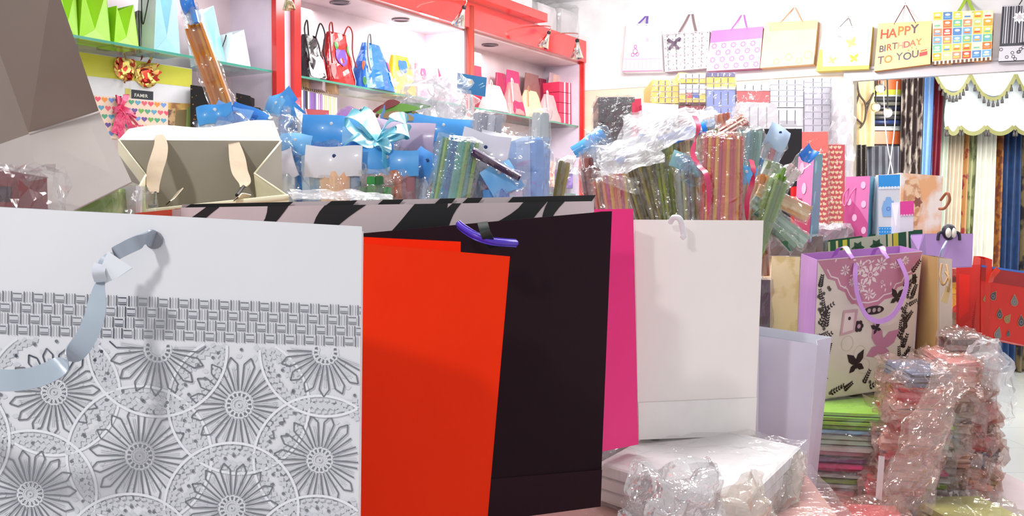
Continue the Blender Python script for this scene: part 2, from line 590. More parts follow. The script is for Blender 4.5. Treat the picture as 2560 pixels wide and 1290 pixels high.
def pack(name, label, quad, dep, face, stripes=None, wrap=CELLO, amp=0.006, group=None, grid=None, seed=0, cat='wrapped bundle', layers=None, lines=None, up=None):
    """plastic wrapped bundle of folded bags; quad as in Bag. stripes: horizontal (v0,v1,mat); grid: (cols,rows,mat); layers: thin slabs"""
    c = [P(*q) for q in quad]
    TL, TR, BR, BL = c
    org = (BL + BR) / 2
    Mx = frame(org, BR - BL, (TL + TR) / 2 - org)
    inv = Mx.inverted()
    loc = [inv @ p for p in c]
    root = empty(name, Mx, label, cat, group)
    TL, TR, BR, BL = loc
    mb = MB()
    dy = Vector((0, dep, 0))
    W, H = (BR - BL).length, ((TL + TR) / 2).z
    def F(u, v, o=0.0006):
        return BL.lerp(BR, u).lerp(TL.lerp(TR, u), v) + Vector((0, -o, 0))
    if layers:
        n = len(layers)
        rnd = random.Random(seed)
        for i, m in enumerate(layers):
            v0, v1 = i / n, (i + .88) / n
            sh = Vector((rnd.uniform(-.006, .006), rnd.uniform(-.004, .006), 0))
            q = [F(0, v0) + sh, F(1, v0) + sh, F(1, v1) + sh, F(0, v1) + sh]
            qb = [p + dy for p in q]
            mb.mesh(q + qb, [(0, 1, 2, 3), (5, 4, 7, 6), (3, 2, 6, 7), (0, 4, 5, 1), (0, 3, 7, 4), (1, 5, 6, 2)], m)
    else:
        q = [BL, BR, TR, TL]; qb = [p + dy for p in q]
        mb.mesh(q + qb, [(0, 1, 2, 3), (5, 4, 7, 6), (3, 2, 6, 7), (0, 4, 5, 1), (0, 3, 7, 4), (1, 5, 6, 2)], face)
    for st in stripes or []:
        u0, u1 = (st[3], st[4]) if len(st) > 3 else (0, 1)
        mb.face([F(u0, st[0]), F(u1, st[0]), F(u1, st[1]), F(u0, st[1])], st[2])
    if grid:
        cn, rn, gm = grid
        t = 0.0035 / W; t2 = 0.0025 / H
        for i in range(1, cn):
            u = i / cn
            for j in range(rn):
                v0 = (j + .12) / rn; v1 = (j + .88) / rn
                mb.face([F(u - t / 2, v0, .001), F(u + t / 2, v0, .001), F(u + t / 2 + .004, v1, .001), F(u - t / 2 + .004, v1, .001)], gm)
        lm = M((170, 165, 178))
        for j in range(1, rn):
            v = j / rn
            mb.face([F(0, v - t2 / 2, .0009), F(1, v - t2 / 2, .0009), F(1, v + t2 / 2, .0009), F(0, v + t2 / 2, .0009)], lm)
    mb.build('folded_bags', root)
    if wrap:
        mw = MB()
        cen = Vector(((BL.x + BR.x) / 2, dep / 2, 0))
        Wm = max(W, (TR - TL).length)
        A = (TL + TR) / 2 - (BL + BR) / 2
        sh = Matrix(((1, 0, A.x / A.z, 0), (0, 1, A.y / A.z, dep / 2), (0, 0, 1, 0), (0, 0, 0, 1)))
        crinkle_box(mw, sh, Wm * 1.03 + .006, dep + .012, H * 1.0, wrap, seed, amp, 8)
        mw.build('plastic_wrap', root)
    return root, Mx, F

# ================================================================ THE ROOM
ZS = 1.95                                   # height of the upper glass shelf
A0, A1 = Pz(200, 88, ZS), Pz(1447, 314, ZS)
AD = (A1 - A0); AD.z = 0; AD.normalize()     # direction the cabinets run
BN = Vector((-AD.y, AD.x, 0))                # towards their back


def cabt(px, back=0.0):
    """distance along the cabinet run that shows at image column px"""
    k = (px - CX) / F_PX
    o = A0 + BN * back
    c, s = math.cos(PITCH), math.sin(PITCH)
    o2 = o - EYE
    return (k * (o2.y * c - o2.z * s) - o2.x) / (AD.x - k * AD.y * c)


def cab(t, z, back=0.0):
    p = A0 + AD * t + BN * back
    return Vector((p.x, p.y, z))


def cd(px, back=0.1):
    """forward distance of the cabinet plane at image column px"""
    return (A0 + AD * cabt(px, back) + BN * back - EYE).dot(FWD)


def zat(px, py, back=0.0):
    return P(px, py, cd(px, back)).z


T_END = cabt(1453)
FASC_B = zat(1451, 157)
FASC_T = zat(1451, 104)
DEPC = 0.27
CEIL = 2.78
# plan of the back wall
WL = P(1453, 560, 6.95); WL.z = 0
WR = P(2560, 560, 5.7); WR.z = 0
WD = (WR - WL).normalized(); WN = Vector((-WD.y, WD.x, 0))     # WN points away from the viewer
if WN.y < 0: WN = -WN
HEAD_Z = P(2130, 204, 6.1).z


def wd(px, off=0.0):
    """forward distance of the back wall at image column px"""
    k = (px - CX) / F_PX
    o = WL + WN * off
    return o.y / 1.0 if False else ((o + WD * ((k * o.y - o.x) / (WD.x - k * WD.y))) .y)


def wallbox(mb, p0, p1, z0, z1, th, m, n):
    c = (p0 + p1) / 2 + n * th / 2; c.z = (z0 + z1) / 2
    mb.box(c, (p1 - p0) / 2, n * th / 2, (0, 0, (z1 - z0) / 2), m)


floor_m = mat('white floor tile', (222, 226, 224), 0.14, c2=(214, 219, 217), scale=1.2)
mb = MB()
mb.face([(-6, -2.5, 0), (7.5, -2.5, 0), (7.5, 12, 0), (-6, 12, 0)], floor_m)
gj = M((176, 180, 178))
for i in range(-8, 13):
    mb.box((i * .6, 4.75, 0.0004), (.002, 0, 0), (0, 7.2, 0), (0, 0, .0006), gj)
for j in range(-4, 20):
    mb.box((.75, j * .6, 0.0004), (6.7, 0, 0), (0, .002, 0), (0, 0, .0006), gj)
struct(mb, 'floor')
mb = MB()
mb.face([(-6, 1.2, CEIL), (-6, 12, CEIL), (7.5, 12, CEIL), (7.5, 1.2, CEIL)], mat('white ceiling', (248, 248, 250), 0.25))
struct(mb, 'ceiling')

wallm = mat('white wall paint', (246, 246, 248), 0.5)
jamb = P(2134, 300, wd(2134)); jamb.z = 0
mb = MB()
far_r = WL + WD * 6.0
wallbox(mb, WL - WD * .6, far_r, HEAD_Z + .05, CEIL + .1, .1, wallm, WN)
beige = mat('beige wall panel', (236, 222, 200), 0.5, c2=(228, 210, 184), scale=3, stretch=(.3, .3, 4))
wallbox(mb, WL - WD * .6, jamb, 0, HEAD_Z + .05, .1, beige, WN)
struct(mb, 'wall_back')
mb = MB()
wallbox(mb, jamb - WD * .05, far_r, HEAD_Z, HEAD_Z + .06, -.05, mat('grey header rail', (205, 200, 206), 0.3), WN)
wallbox(mb, jamb - WD * .05, far_r, HEAD_Z + .06, HEAD_Z + .075, -.065, mat('rail lip', (160, 158, 165), 0.3), WN)
struct(mb, 'trim_1')
mb = MB()
c0 = cab(-2.2, 0, DEPC + .02); c1 = cab(T_END + .5, 0, DEPC + .02)
wallbox(mb, c0, c1, 0, CEIL + .1, .1, wallm, BN)
struct(mb, 'wall_left')
mb = MB()
mb.box((3.5, 9.95, 1.5), (4.5, 0, 0), (0, .05, 0), (0, 0, 1.5), mat('far shop wall', (196, 186, 170), 0.6))
struct(mb, 'wall_far')

# ================================================================ DISPLAY CABINETS
root = empty('display_cabinet', Matrix.Translation(cab(cabt(700), 0, 0)), 'long pale wall cabinet with red lacquered fascia and red posts over glass shelves', 'cabinet')
LM = root.matrix_world


def cbox(mb, t0, t1, z0, z1, b0, b1, m):
    c = cab((t0 + t1) / 2, (z0 + z1) / 2, (b0 + b1) / 2)
    mb.box(c, AD * (t1 - t0) / 2, BN * (b1 - b0) / 2, (0, 0, (z1 - z0) / 2), m)


def cpart(name, mb, label=None, parent=root):
    o = mb.build(name, parent, LM)
    if label: o['label'] = label
    return o


TA = -1.6
tP0, tP1, tP2 = cabt(686), cabt(748), cabt(1168)
mb = MB(); cbox(mb, TA, T_END, 0, FASC_T, DEPC, DEPC + .018, PALE); cpart('back_panel', mb)
mb = MB(); cbox(mb, TA, T_END, FASC_B - .012, FASC_B, 0.02, DEPC, PALE); cpart('soffit', mb)
mb = MB(); cbox(mb, TA, T_END, 0, .75, 0.01, DEPC, PALE); cpart('base_unit', mb)
for (t0, t1) in ((tP0 + .015, tP1 - .015), (tP2 - .012, tP2 + .012), (T_END - .02, T_END)):
    mb = MB(); cbox(mb, t0, t1, .75, FASC_B - .012, 0.012, DEPC, PALE2); cpart('side_panel', mb)
mb = MB()
cbox(mb, TA, T_END + .01, FASC_B, FASC_T, -.03, .02, RED_L)
cbox(mb, TA, cabt(1325), FASC_T, FASC_T + .05, -.12, .02, RED_L)
cpart('fascia', mb, 'glossy red fascia')
mb = MB(); cbox(mb, TA, T_END, FASC_T - .02, FASC_T, .02, DEPC, PALE); cpart('top_board', mb)
for (a, b_) in ((686, 707), (732, 748)):
    mb = MB(); cbox(mb, cabt(a), cabt(b_), 0, FASC_B, -.012, .014, RED_L); cpart('post', mb, 'glossy red post')
mb = MB()
q = cab(tP2, 0, -.02)
mb.lathe(q, (0, 0, 1), [(0, 0), (.022, 0), (.022, FASC_T - .02), (0, FASC_T - .02)], mat('rose metal', (214, 106, 92), 0.15, 0.6), 16)
cpart('post', mb, 'round coppery red pole')
mb = MB(); cbox(mb, T_END - .004, T_END + .012, 0, FASC_B, -.02, .02, RED_L); cpart('post', mb, 'thin red end post')
mb = MB()
for pxc in (600,):
    t = cabt(pxc, DEPC)
    cbox(mb, t - .02, t + .012, .76, FASC_B - .02, DEPC - .03, DEPC - .002, mat('corner strip', (250, 250, 255), 0.3))
cpart('corner_strip', mb)
# glass shelves, one per bay and level
for (t0, t1, zz, b0) in ((TA, tP0 - .002, ZS, .0), (tP1 + .002, cabt(1000), ZS, .0), (cabt(1000), tP2 - .015, ZS, .0), (tP2 + .025, T_END - .022, ZS, .0),
                     (TA, tP0 - .002, 1.5, .0), (tP1 + .002, tP2 - .015, 1.6, 0.02), (tP2 + .025, T_END - .022, 1.5, 0.02)):
    mb = MB()
    cbox(mb, t0 + .002, t1 - .002, zz - .009, zz, b0 + .012, DEPC - .002, GLASS)
    cbox(mb, t0 + .002, t1 - .002, zz - .009, zz, b0 + .008, b0 + .0119, mat('green glass edge', (70, 158, 138), 0.1, coat=.5))
    cpart('glass_shelf', mb)
for px, py in ((850, 6), (1003, 49), (1225, 112)):
    p = Pz(px, py, FASC_B - .013)
    mb = MB()
    mb.lathe(p, (0, 0, -1), [(.05, -.001), (.05, .004), (.038, .006), (.036, .001), (0, .001)], mat('dark lamp bezel', (120, 112, 120), 0.3, 0.7), 20)
    cpart('recessed_lamp', mb)
# the lamp that is switched on in the middle bay
p = Pz(1068, 62, FASC_B - .013)
mb = MB(); mb.lathe(p, (0, 0, -1), [(.06, -.001), (.06, .012), (0, .014)], mat('lit lamp disc', (255, 252, 255), emit=14), 20)
cpart('lit_lamp', mb, 'round cabinet lamp, switched on')
lamp('cabinet_lamp', 'POINT', p + Vector((0, 0, -.06)), p, 1.7, 0.04)
p = Pz(1290, 122, FASC_B - .013)
lamp('cabinet_lamp', 'AREA', p + Vector((0, 0, -.02)) , p + Vector((0, 0, -1)), .4, .5, .1)
p = cab(cabt(480), FASC_B - .04, .12)
lamp('cabinet_lamp', 'AREA', p, p + Vector((0, 0, -1)), 2.5, .9, .1)
p = cab(cabt(900), FASC_B - .04, .12)
lamp('cabinet_lamp', 'AREA', p, p + Vector((0, 0, -1)), .6, .5, .1)

# spot lamps on stems in front of the fascia
GOLDC = mat('warm chrome', (226, 205, 165), 0.12, 1.0)
for (px, py, h_px, ang, lab) in ((1152, 44, 44, -18, 'chrome cone spotlight beside the round coppery pole'),
                                 (1364, 102, 36, -22, 'chrome cone spotlight, middle of the three along the right fascia'),
                                 (1443, 126, 40, 0, 'chrome cone spotlight at the end corner of the red fascia'),
                                 (722, 4, 40, 4, 'brass toned cone spotlight above the twin red posts')):
    d = cd(px, -.16)
    c = P(px, py, d)
    s = d / F_PX
    H = h_px * s
    ax = (Vector((math.sin(R(ang)), 0, -math.cos(R(ang)))))
    r0 = H * .42
    rt = empty('spotlight', Matrix.Translation(c), lab, 'spotlight', 'cone spotlights along the red fascia')
    lm = Matrix.Translation(c)
    mb = MB()
    mb.lathe(c, ax, [(0.004, -H * .5), (H * .12, -H * .5), (H * .14, -H * .35), (r0, H * .5), (r0 * .93, H * .5), (H * .1, -H * .3), (0, -H * .3)], GOLDC if px < 800 else CHROME, 10)
    mb.build('cone_shade', rt, lm)
    mb = MB()
    mb.lathe(c + ax * H * .1, ax, [(0, -H * .2), (H * .07, -H * .1), (H * .07, H * .1), (0, H * .2)], mat('warm lit bulb', (255, 214, 150), emit=3), 10)
    mb.build('bulb', rt, lm)
    mb = MB()
    top = c - ax * H * .5
    mb.lathe(top, -ax, [(0, 0), (H * .1, 0), (H * .13, H * .1), (H * .1, H * .2), (0, H * .22)], BLACKC, 10)
    up = top - ax * H * .2
    mb.tube([up, up + Vector((0, 0, H * .35)), up + Vector((0, 0, H * .5)) + BN * .16], .004, CHROME, 6)
    mb.build('swivel_arm', rt, lm)
# plastic wrapped stock on top of the cabinet
for i, (a, b_) in enumerate(((1165, 1230), (1232, 1300), (1302, 1360), (1362, 1412))):
    t0, t1 = cabt(a, .15), cabt(b_, .15)
    c = cab((t0 + t1) / 2, FASC_T, .14)
    rt = empty('wrapped_bundle', frame(c, AD, (0, 0, 1)), ['clear wrapped white bundle on the cabinet top above the coppery pole', 'clear wrapped white bundle on the cabinet top, second from the pole', 'clear wrapped white bundle on the cabinet top, third from the pole', 'clear wrapped white bundle at the far end of the cabinet top'][i], 'wrapped bundle', 'wrapped bundles on the cabinet top')
    mb = MB(); slab(mb, Matrix(), 0, 0, 0.001, (t1 - t0) * .8, .19, .17 + .02 * (i % 2), M((240, 238, 242)), i)
    mb.build('folded_bags', rt)
    mb = MB(); crinkle_box(mb, Matrix(), (t1 - t0) * .86, .21, .2 + .02 * (i % 2), CELLO, i, .014, 7)
    mb.build('plastic_wrap', rt)


# ================================================================ BAGS ON THE GLASS SHELVES
def sidebag(name, label, quad, dep, m, group=None, side=None, notch=.1, knee=.24, cordc=None, tri_m=None):
    """paper bag seen from its narrow folded side: crease runs inwards, base folds to a triangle"""
    c = [P(*q) for q in quad]
    TL, TR, BR, BL = c
    org = (BL + BR) / 2
    Mx = frame(org, BR - BL, (TL + TR) / 2 - org)
    inv = Mx.inverted()
    TL, TR, BR, BL = [inv @ p for p in c]
    W = (BR - BL).length
    H = (TL + TR).z / 2
    rt = empty(name, Mx, label, 'gift bag', group)
    K = (BL + BR) / 2 + Vector((0, -.001, H * knee))
    Mt = (TL + TR) / 2 + Vector((0, W * .38, -H * notch))
    mb = MB()
    mb.sheet((BL, BR, K), m) if False else mb.face((BL, BR, K), tri_m or m)
    mb.sheet((BL, K, Mt, TL), m)
    mb.sheet((BR, TR, Mt, K), m)
    dy = Vector((0, dep, 0))
    sd = side or m
    mb.sheet((BR, BR + dy, TR + dy, TR), sd)
    mb.sheet((BL + dy, BL, TL, TL + dy), sd)
    mb.sheet((BR + dy, BL + dy, (TL + TR) / 2 + dy * 1 - Vector((0, W * .3, H * notch)), TR + dy), m)
    mb.sheet((BL, BL + dy, BR + dy, BR), m)
    mb.build('body', rt)
    if cordc:
        for k in (0, 1):
            x = BR.x if k else BL.x
            tx = TR if k else TL
            mb = MB()
            e = Vector((.002 if k else -.002, 0, 0))
            a = tx.lerp(BR if k else BL, .04) + dy * .3 + e; b = tx.lerp(BR if k else BL, .04) + dy * .7 + e
            o = Vector((.012 if k else -.012, 0, 0))
            mb.tube([a, a + o + Vector((0, 0, -H * .2)), (a + b) / 2 + o * 2.2 + Vector((0, 0, -H * .55)), b + o + Vector((0, 0, -H * .2)), b], .0022, cordc, 6)
            mb.build('handle', rt)
    return rt


def q4(x0, y0, x1, y1, d, dy=0, dx=0, d2=None):
    """quad from a box, slanted: right side lower by dy, top shifted by dx"""
    d2 = d2 or d
    return [(x0 + dx, y0, d), (x1 + dx, y0 + dy, d2), (x1, y1 + dy, d2), (x0, y1, d)]


def shelf_quad(tlx, tly, trx, try_, brx, bly_unused, blx, z=ZS, back=.07):
    """face whose foot stands on a shelf of height z"""
    db, dr = cd(blx, back), cd(brx, back)
    def foot(px, d):
        lo, hi = -200.0, 1290.0
        for _ in range(40):
            md = (lo + hi) / 2
            if P(px, md, d).z > z + .0015: lo = md
            else: hi = md
        return md
    return [(tlx, tly, db), (trx, try_, dr), (brx, foot(brx, dr), dr), (blx, foot(blx, db), db)]


LIME = mat('lime green paper', (158, 226, 22), 0.4, bump=.1)
LIME2 = mat('lit lime paper', (186, 240, 110), 0.4)  # same lime paper; light on the base fold is put into the colour
TEALP = mat('pale blue paper', (150, 208, 226), 0.4, bump=.1)
WTP = mat('white blue paper', (232, 248, 252), 0.4)
sidebag('paper_bag', 'lime green paper bag cut off behind the leaning taupe box', shelf_quad(150, -30, 189, -28, 196, 0, 140), .09, LIME, 'lime paper bags on the upper glass shelf', cordc=BLACKC)
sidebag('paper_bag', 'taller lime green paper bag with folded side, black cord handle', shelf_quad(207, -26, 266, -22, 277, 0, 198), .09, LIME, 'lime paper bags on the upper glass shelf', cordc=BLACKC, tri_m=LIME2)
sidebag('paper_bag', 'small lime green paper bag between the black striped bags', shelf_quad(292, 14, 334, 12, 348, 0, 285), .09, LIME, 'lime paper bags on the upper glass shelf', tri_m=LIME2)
sidebag('paper_bag', 'tall pale blue paper bag with long black cord', shelf_quad(392, -52, 438, -48, 451, 0, 385), .1, TEALP, 'pale blue and white paper bags on the upper shelf', side=WTP, cordc=BLACKC)
sidebag('paper_bag', 'white and aqua paper bag with hanging black cords right of the gold stick', shelf_quad(506, 22, 534, 14, 566, 0, 520), .1, mat('aqua paper', (142, 214, 226), .4), 'pale blue and white paper bags on the upper shelf', side=WTP, cordc=BLACKC)
sidebag('paper_bag', 'small white paper bag with aqua notch nearest the red posts', shelf_quad(580, 82, 610, 74, 628, 0, 566), .1, WTP, 'pale blue and white paper bags on the upper shelf', side=WTP, cordc=BLACKC, knee=.05)
striped = mat('black and silver stripe paper', (28, 27, 32), 0.35, c2=(150, 148, 155), kind='wave', scale=26, sharp=(.5, .62))
for a, b_, t, lab in ((272, 296, 28, 'black and silver striped bag between two lime bags'), (345, 366, 26, 'black and silver striped bag right of the small lime bag'), (367, 388, 30, 'black and silver striped bag left of the tall blue bag')):
    bg_ = Bag('striped_bag', lab, shelf_quad(a, t, b_, t + 4, b_, 0, a, back=.14), .07, striped, group='black striped bags on the upper glass shelf', cat='gift bag')
    bg_.done()

# yellow topped white bag with hologram bow, standing on the second shelf
YEL = mat('mustard yellow paper', (220, 218, 66), 0.4)
b = Bag('gift_bag', 'large white gift bag with yellow top band, hologram bow and black label', [(196, 128, cd(300, .13)), (480, 172, cd(470, .13)), (478, 296, cd(470, .13)), (196, 280, cd(300, .13))], .03, WHITEP, pinch=.1)
b.poly([(0, .61), (1, .63), (1, .99), (0, .99)], YEL, .0006)
HOLO = mat('hologram red foil', (190, 60, 50), 0.22, 0.8, c2=(240, 214, 120), kind='cell', scale=55, sharp=(.35, .6))
mbb = MB()
u0, v0 = .48, .77
for (du, dv, r1, r2, a) in ((-.09, .04, .1, .3, 10), (.1, -.02, .105, .28, -14), (-.06, -.05, .05, .1, 60), (.05, -.07, .05, .1, -60)):
    k = b.W / b.H
    for rr in (1.0, .62):
        pts = []
        for i in range(16):
            t = 2 * math.pi * i / 16
            pts.append(b.F(u0 + du + r1 * rr * math.cos(t), v0 + dv * 1.6 + r2 * rr * math.sin(t) * .8, .006 + .012 * (1.1 - rr) + .005 * math.sin(t * 3)))
        mbb.face(pts, HOLO)
for i in range(14):
    t = 2 * math.pi * i / 14
    c = b.F(u0 + .13 * math.cos(t), v0 + .03 + .17 * math.sin(t), .02)
    e = Vector((math.cos(t) * .022, -.012, math.sin(t) * .022))
    mbb.face([c, c + e + Vector((0, 0, .012)), c + e * 1.6, c + e - Vector((0, 0, .012))], HOLO)
b.part('bow', mbb, 'red and gold hologram bow')
mbl = MB()
mbl.face([b.F(.45, .3, .001), b.F(.645, .3, .001), b.F(.645, .46, .001), b.F(.45, .46, .001)], M((44, 46, 54)))
mbl.face([b.F(.395, .31, .001), b.F(.445, .31, .001), b.F(.445, .47, .001), b.F(.395, .47, .001)], M((214, 206, 110)))
tb, b.mb = b.mb, mbl
b.text('FAMIR', .475, .335, .042, [M((226, 226, 214))], .0016, gap=.02)
b.mb = tb
b.part('label', mbl, 'black label with pale lettering')
b.done()

# heart print bag with pink bow
HB = mat('cream heart bag paper', (240, 214, 190), .45)
b = Bag('gift_bag', 'cream gift bag printed with rows of coloured hearts and a pink bow', [(236, 238, cd(300, .02)), (420, 256, cd(400, .02)), (420, 352, cd(400, .02)), (236, 344, cd(300, .02))], .05, HB, pinch=.1)
hc = [(232, 84, 110), (110, 84, 160), (96, 168, 196), (240, 150, 60), (110, 180, 90), (226, 104, 120), (120, 160, 220), (84, 170, 130)]
k = 0
for j in range(5):
    for i in range(11):
        k += 1
        b.heart((i + .5 + .5 * (j % 2)) / 11.2, .92 - j * .2, .043, M(hc[(i * 3 + j * 2) % 8]), .0007)
PKS = mat('crinkled pink ribbon', (232, 50, 110), .3, c2=(250, 130, 160), scale=60, bump=.5, bscale=150)
mbb = MB()
for a, l in ((75, .05), (110, .045), (200, .035), (-30, .05), (-95, .11), (-70, .09), (-50, .08), (-110, .1)):
    c = b.F(.34, .74, .01)
    e = Vector((math.cos(R(a)), 0, math.sin(R(a)))) * l
    n = Vector((0, -.02, 0))
    mbb.ribbon([c, c + e * .5 + n, c + e + n * .3 + Vector((.006, 0, 0))] + ([c + e * .4 + n * .1] if l < .06 else []), .022, PKS, side=(math.sin(R(a)), .4, math.cos(R(a))))
b.part('bow', mbb, 'crinkled hot pink bow')
b.done()
b = Bag('gift_bag', 'gold patterned gift bag with brown and green panels beside the hearts bag', [(412, 256, cd(450, .1)), (528, 262, cd(520, .1)), (528, 352, cd(520, .1)), (412, 348, cd(450, .1))], .1, mat('gold flower paper', (236, 196, 110), .4, c2=(160, 110, 60), scale=14, sharp=(.45, .6)))
b.poly([(.04, .2), (.22, .2), (.22, .86), (.04, .8)], mat('brown floral', (110, 80, 60), .5, c2=(206, 170, 120), scale=30, sharp=(.45, .55)), .001)
b.poly([(.2, .3), (.52, .3), (.52, .84), (.24, .8)], M((140, 124, 80)), .002)
b.poly([(.44, .25), (.56, .25), (.58, .9), (.46, .9)], M((176, 206, 120)), .003)
b.done()
SEQ = mat('black sequin paper', (26, 22, 22), .25, c2=(190, 130, 60), kind='voronoi', scale=70, sharp=(.24, .12))  # amber glints of the sequins are painted in as spots of colour
for (x0, y0, x1, y1, lab) in ((476, 212, 532, 330, 'black sequined bag with amber glints left of the gold stick'), (590, 232, 626, 330, 'narrow black bag right of the gold stick'), (600, 262, 652, 340, 'black and gold speckled bag behind the blue cellophane')):
    b = Bag('sequined_bag', lab, q4(x0, y0, x1, y1, cd(x0, .08), 8), .07, SEQ, group='black sequined bags on the middle shelf'); b.done()

# foil drawstring bags in the middle bay
def lumpbag(label, x0, x1, ytop, m, back=.1, dep=.12, seed=0, top=.5, spots=(), cord=None, z=ZS, name='foil_bag', group='shiny foil bags on the middle glass shelf', loops=2, amp=.008, hi=0.0):
    d = cd((x0 + x1) / 2, back)
    q = shelf_quad(x0, ytop, x1, ytop, x1, 0, x0, z, back)
    c = [P(*p) for p in q]
    org = (c[2] + c[3]) / 2; org.z = z + .0015
    Mx = frame(org, c[2] - c[3], (0, 0, 1))
    W = (c[2] - c[3]).length; H = ((c[0] + c[1]) / 2 - org).length
    rt = empty(name, Mx, label, 'foil bag', group)
    off = Vector((seed * 3.1, seed * 7.7, 1))
    def pt(u, v, g=0):
        t = 2 * math.pi * u
        wv = (1 - (1 - top) * v ** 1.7)
        cx_, sy_ = math.cos(t), math.sin(t)
        e = .55
        x = math.copysign(abs(cx_) ** e, cx_) * W / 2 * wv
        y = math.copysign(abs(sy_) ** e, sy_) * dep / 2 * (wv * (1 - .55 * v))
        p = Vector((x, y, v * H))
        n = Vector((x, y, 0)).normalized() if (x or y) else Vector((0, 0, 1))
        p += n * (noise.noise(p * 16 + off) * amp * 2 + g) * min(1, v * 8 + .2)
        return p
    mb = MB()
    mb.grid(pt, 28, 12, m, False)
    ctr = pt(0, 1); ctr.x = 0; ctr.y = 0
    for i in range(14):
        mb.face([pt(i / 14, 1), pt((i + 1) / 14, 1), ctr - Vector((0, 0, .004))], m)
        mb.face([pt((i + 1) / 14, 0), pt(i / 14, 0), Vector((0, 0, 0))], m)
    for (su, sv, sr, sm) in spots:
        vs = []
        for i in range(12):
            a = 2 * math.pi * i / 12
            vs.append(pt(.75 + (su + sr * math.cos(a) * .8) * .24, min(.98, max(.02, sv + sr * math.sin(a) * (.8 + .2 * math.sin(3 * a)))), .004))
        mb.face(vs, sm)
    mb.build('body', rt)
    if cord:
        for k in range(loops):
            mb = MB()
            sx = -1 if k == 0 else 1
            a = Vector((sx * W * top * .3, -dep * .15, H * .97))
            mb.tube([a, a + Vector((sx * .02, -.01, .045 + hi)), a + Vector((sx * (.04 + .01 * k), -.012, .02)), a + Vector((sx * W * .2, -.02, -H * .3)), a + Vector((sx * W * .24, -dep * .3, -H * .6))], .0035, cord, 6)
            mb.build('handle', rt)
    return rt


fo = dict(coat=.6, bump=.35, bscale=25)
wht = M((238, 236, 240), .2, coat=.5); pur = M((110, 70, 190), .2, coat=.5); orn = M((226, 110, 50), .2, coat=.5)
yel = M((246, 206, 30), .25, coat=.5); grn = M((70, 150, 70), .25, coat=.5); rdp = M((222, 30, 50), .2, coat=.5)
lumpbag('glossy black foil bag with silver corner and looped black straps', 746, 800, 90, mat('black foil', (20, 18, 28), .18, **fo), back=.07, seed=1, top=.55, spots=((.0, .2, .5, wht), (.5, .45, .16, rdp), (-.4, .6, .1, M((210, 210, 225)))), cord=BLACKC, hi=.02)
lumpbag('tall glossy red foil bag with colourful prints and red straps', 803, 874, 84, mat('red foil', (188, 24, 26), .2, **fo), back=.1, seed=2, top=.62, spots=((0, .55, .2, pur), (.35, .7, .13, grn), (.55, .2, .25, wht), (-.35, .25, .18, M((226, 120, 120))), (.5, .5, .13, orn), (-.1, .75, .1, grn), (.75, .4, .12, yel)), cord=M((150, 14, 20)))
lumpbag('glossy royal blue foil bag with pink and white prints', 889, 970, 112, mat('blue foil', (24, 112, 214), .2, **fo), back=.07, seed=3, top=.45, spots=((-.75, .5, .13, orn), (.5, .55, .16, M((226, 60, 110))), (.35, .3, .2, M((190, 214, 250))), (.7, .4, .18, wht), (-.7, .15, .12, grn), (.8, .2, .12, M((250, 150, 110)))), cord=M((120, 116, 120)), dep=.15, loops=1)
lumpbag('yellow foil bag with a blue patch on its shoulder', 966, 1032, 142, mat('yellow foil', (240, 200, 24), .3, **fo), back=.14, seed=4, top=.55, spots=((-.05, .76, .2, M((50, 110, 190))), (.55, .8, .1, rdp)), amp=.004)
lumpbag('pale pink foil bag with ruffled top near the lit lamp', 1030, 1104, 146, mat('pink foil', (246, 178, 200), .3, **fo), back=.13, seed=5, top=.6, spots=((-.3, .6, .18, M((240, 100, 140))), (.4, .7, .16, M((236, 80, 120))), (0, .3, .2, wht)), amp=.016)

# row of slim bags standing under the middle shelf
cols_ = [(60, 58, 66), (230, 226, 220), (90, 90, 140), (40, 38, 44), (226, 220, 214), (150, 110, 190), (140, 100, 176), (120, 90, 160), (236, 230, 220), (190, 160, 200), (160, 130, 180), (240, 234, 214), (234, 214, 160), (236, 226, 200), (226, 206, 150), (244, 236, 214), (238, 220, 170), (246, 240, 226)]
names_ = {}
for i, c_ in enumerate(cols_):
    x0 = 748 + i * 5.3
    t0, t1 = cabt(x0, .06), cabt(x0 + 4.4, .06)
    H = zat(x0, 224 + i * 1.2, .06) - 1.6
    mb = MB()
    cbox(mb, 0, 1, 0, 1, 0, 1, M(c_)) if False else None
    c = cab((t0 + t1) / 2, 1.6, .06)
    Mx = frame(c, AD, (0, 0, 1))
    nn_ = ['charcoal', 'white', 'dusty blue', 'black', 'off white', 'violet', 'mauve', 'deep purple', 'pearl', 'pale lilac', 'greyish purple', 'ivory', 'sand yellow', 'cream', 'khaki', 'pale butter', 'straw', 'milky white'][i]
    on_ = ['first', 'second', 'third', 'fourth', 'fifth', 'sixth', 'seventh', 'eighth', 'ninth', 'tenth', 'eleventh', 'twelfth', 'thirteenth', 'fourteenth', 'fifteenth', 'sixteenth', 'seventeenth', 'eighteenth'][i]
    rt = empty('flat_gift_bag', Mx, '%s slim folded bag, %s from the red post under the middle shelf' % (nn_, on_), 'gift bag', 'slim folded bags standing in a row under the middle shelf')
    mb = MB(); mb.box((0, .09, H / 2 + .001), ((t1 - t0) / 2, 0, 0), (0, .09, 0), (0, 0, H / 2), M(c_)); mb.build('body', rt)
    mb = MB(); mb.tube([(0, 0.02, H), (0, .03, H + .035), (0, .055, H + .035), (0, .065, H)], .0015, M((226, 206, 160)), 5); mb.build('handle', rt)
for i, (x0, x1) in enumerate(((752, 768), (772, 806), (810, 838))):
    b = Bag('folded_box', ['tan cardboard box end lying above the slim bags near the posts', 'mauve patterned box end above the slim bags', 'tan cardboard box end above the cream slim bags'][i],
            q4(x0, 190 + i * 5, x1, 216 + i * 5, cd(x0, .1), 3), .1, M([(226, 180, 130), (206, 182, 190), (216, 172, 130)][i]), closed=True, cat='box', pinch=0); b.done()
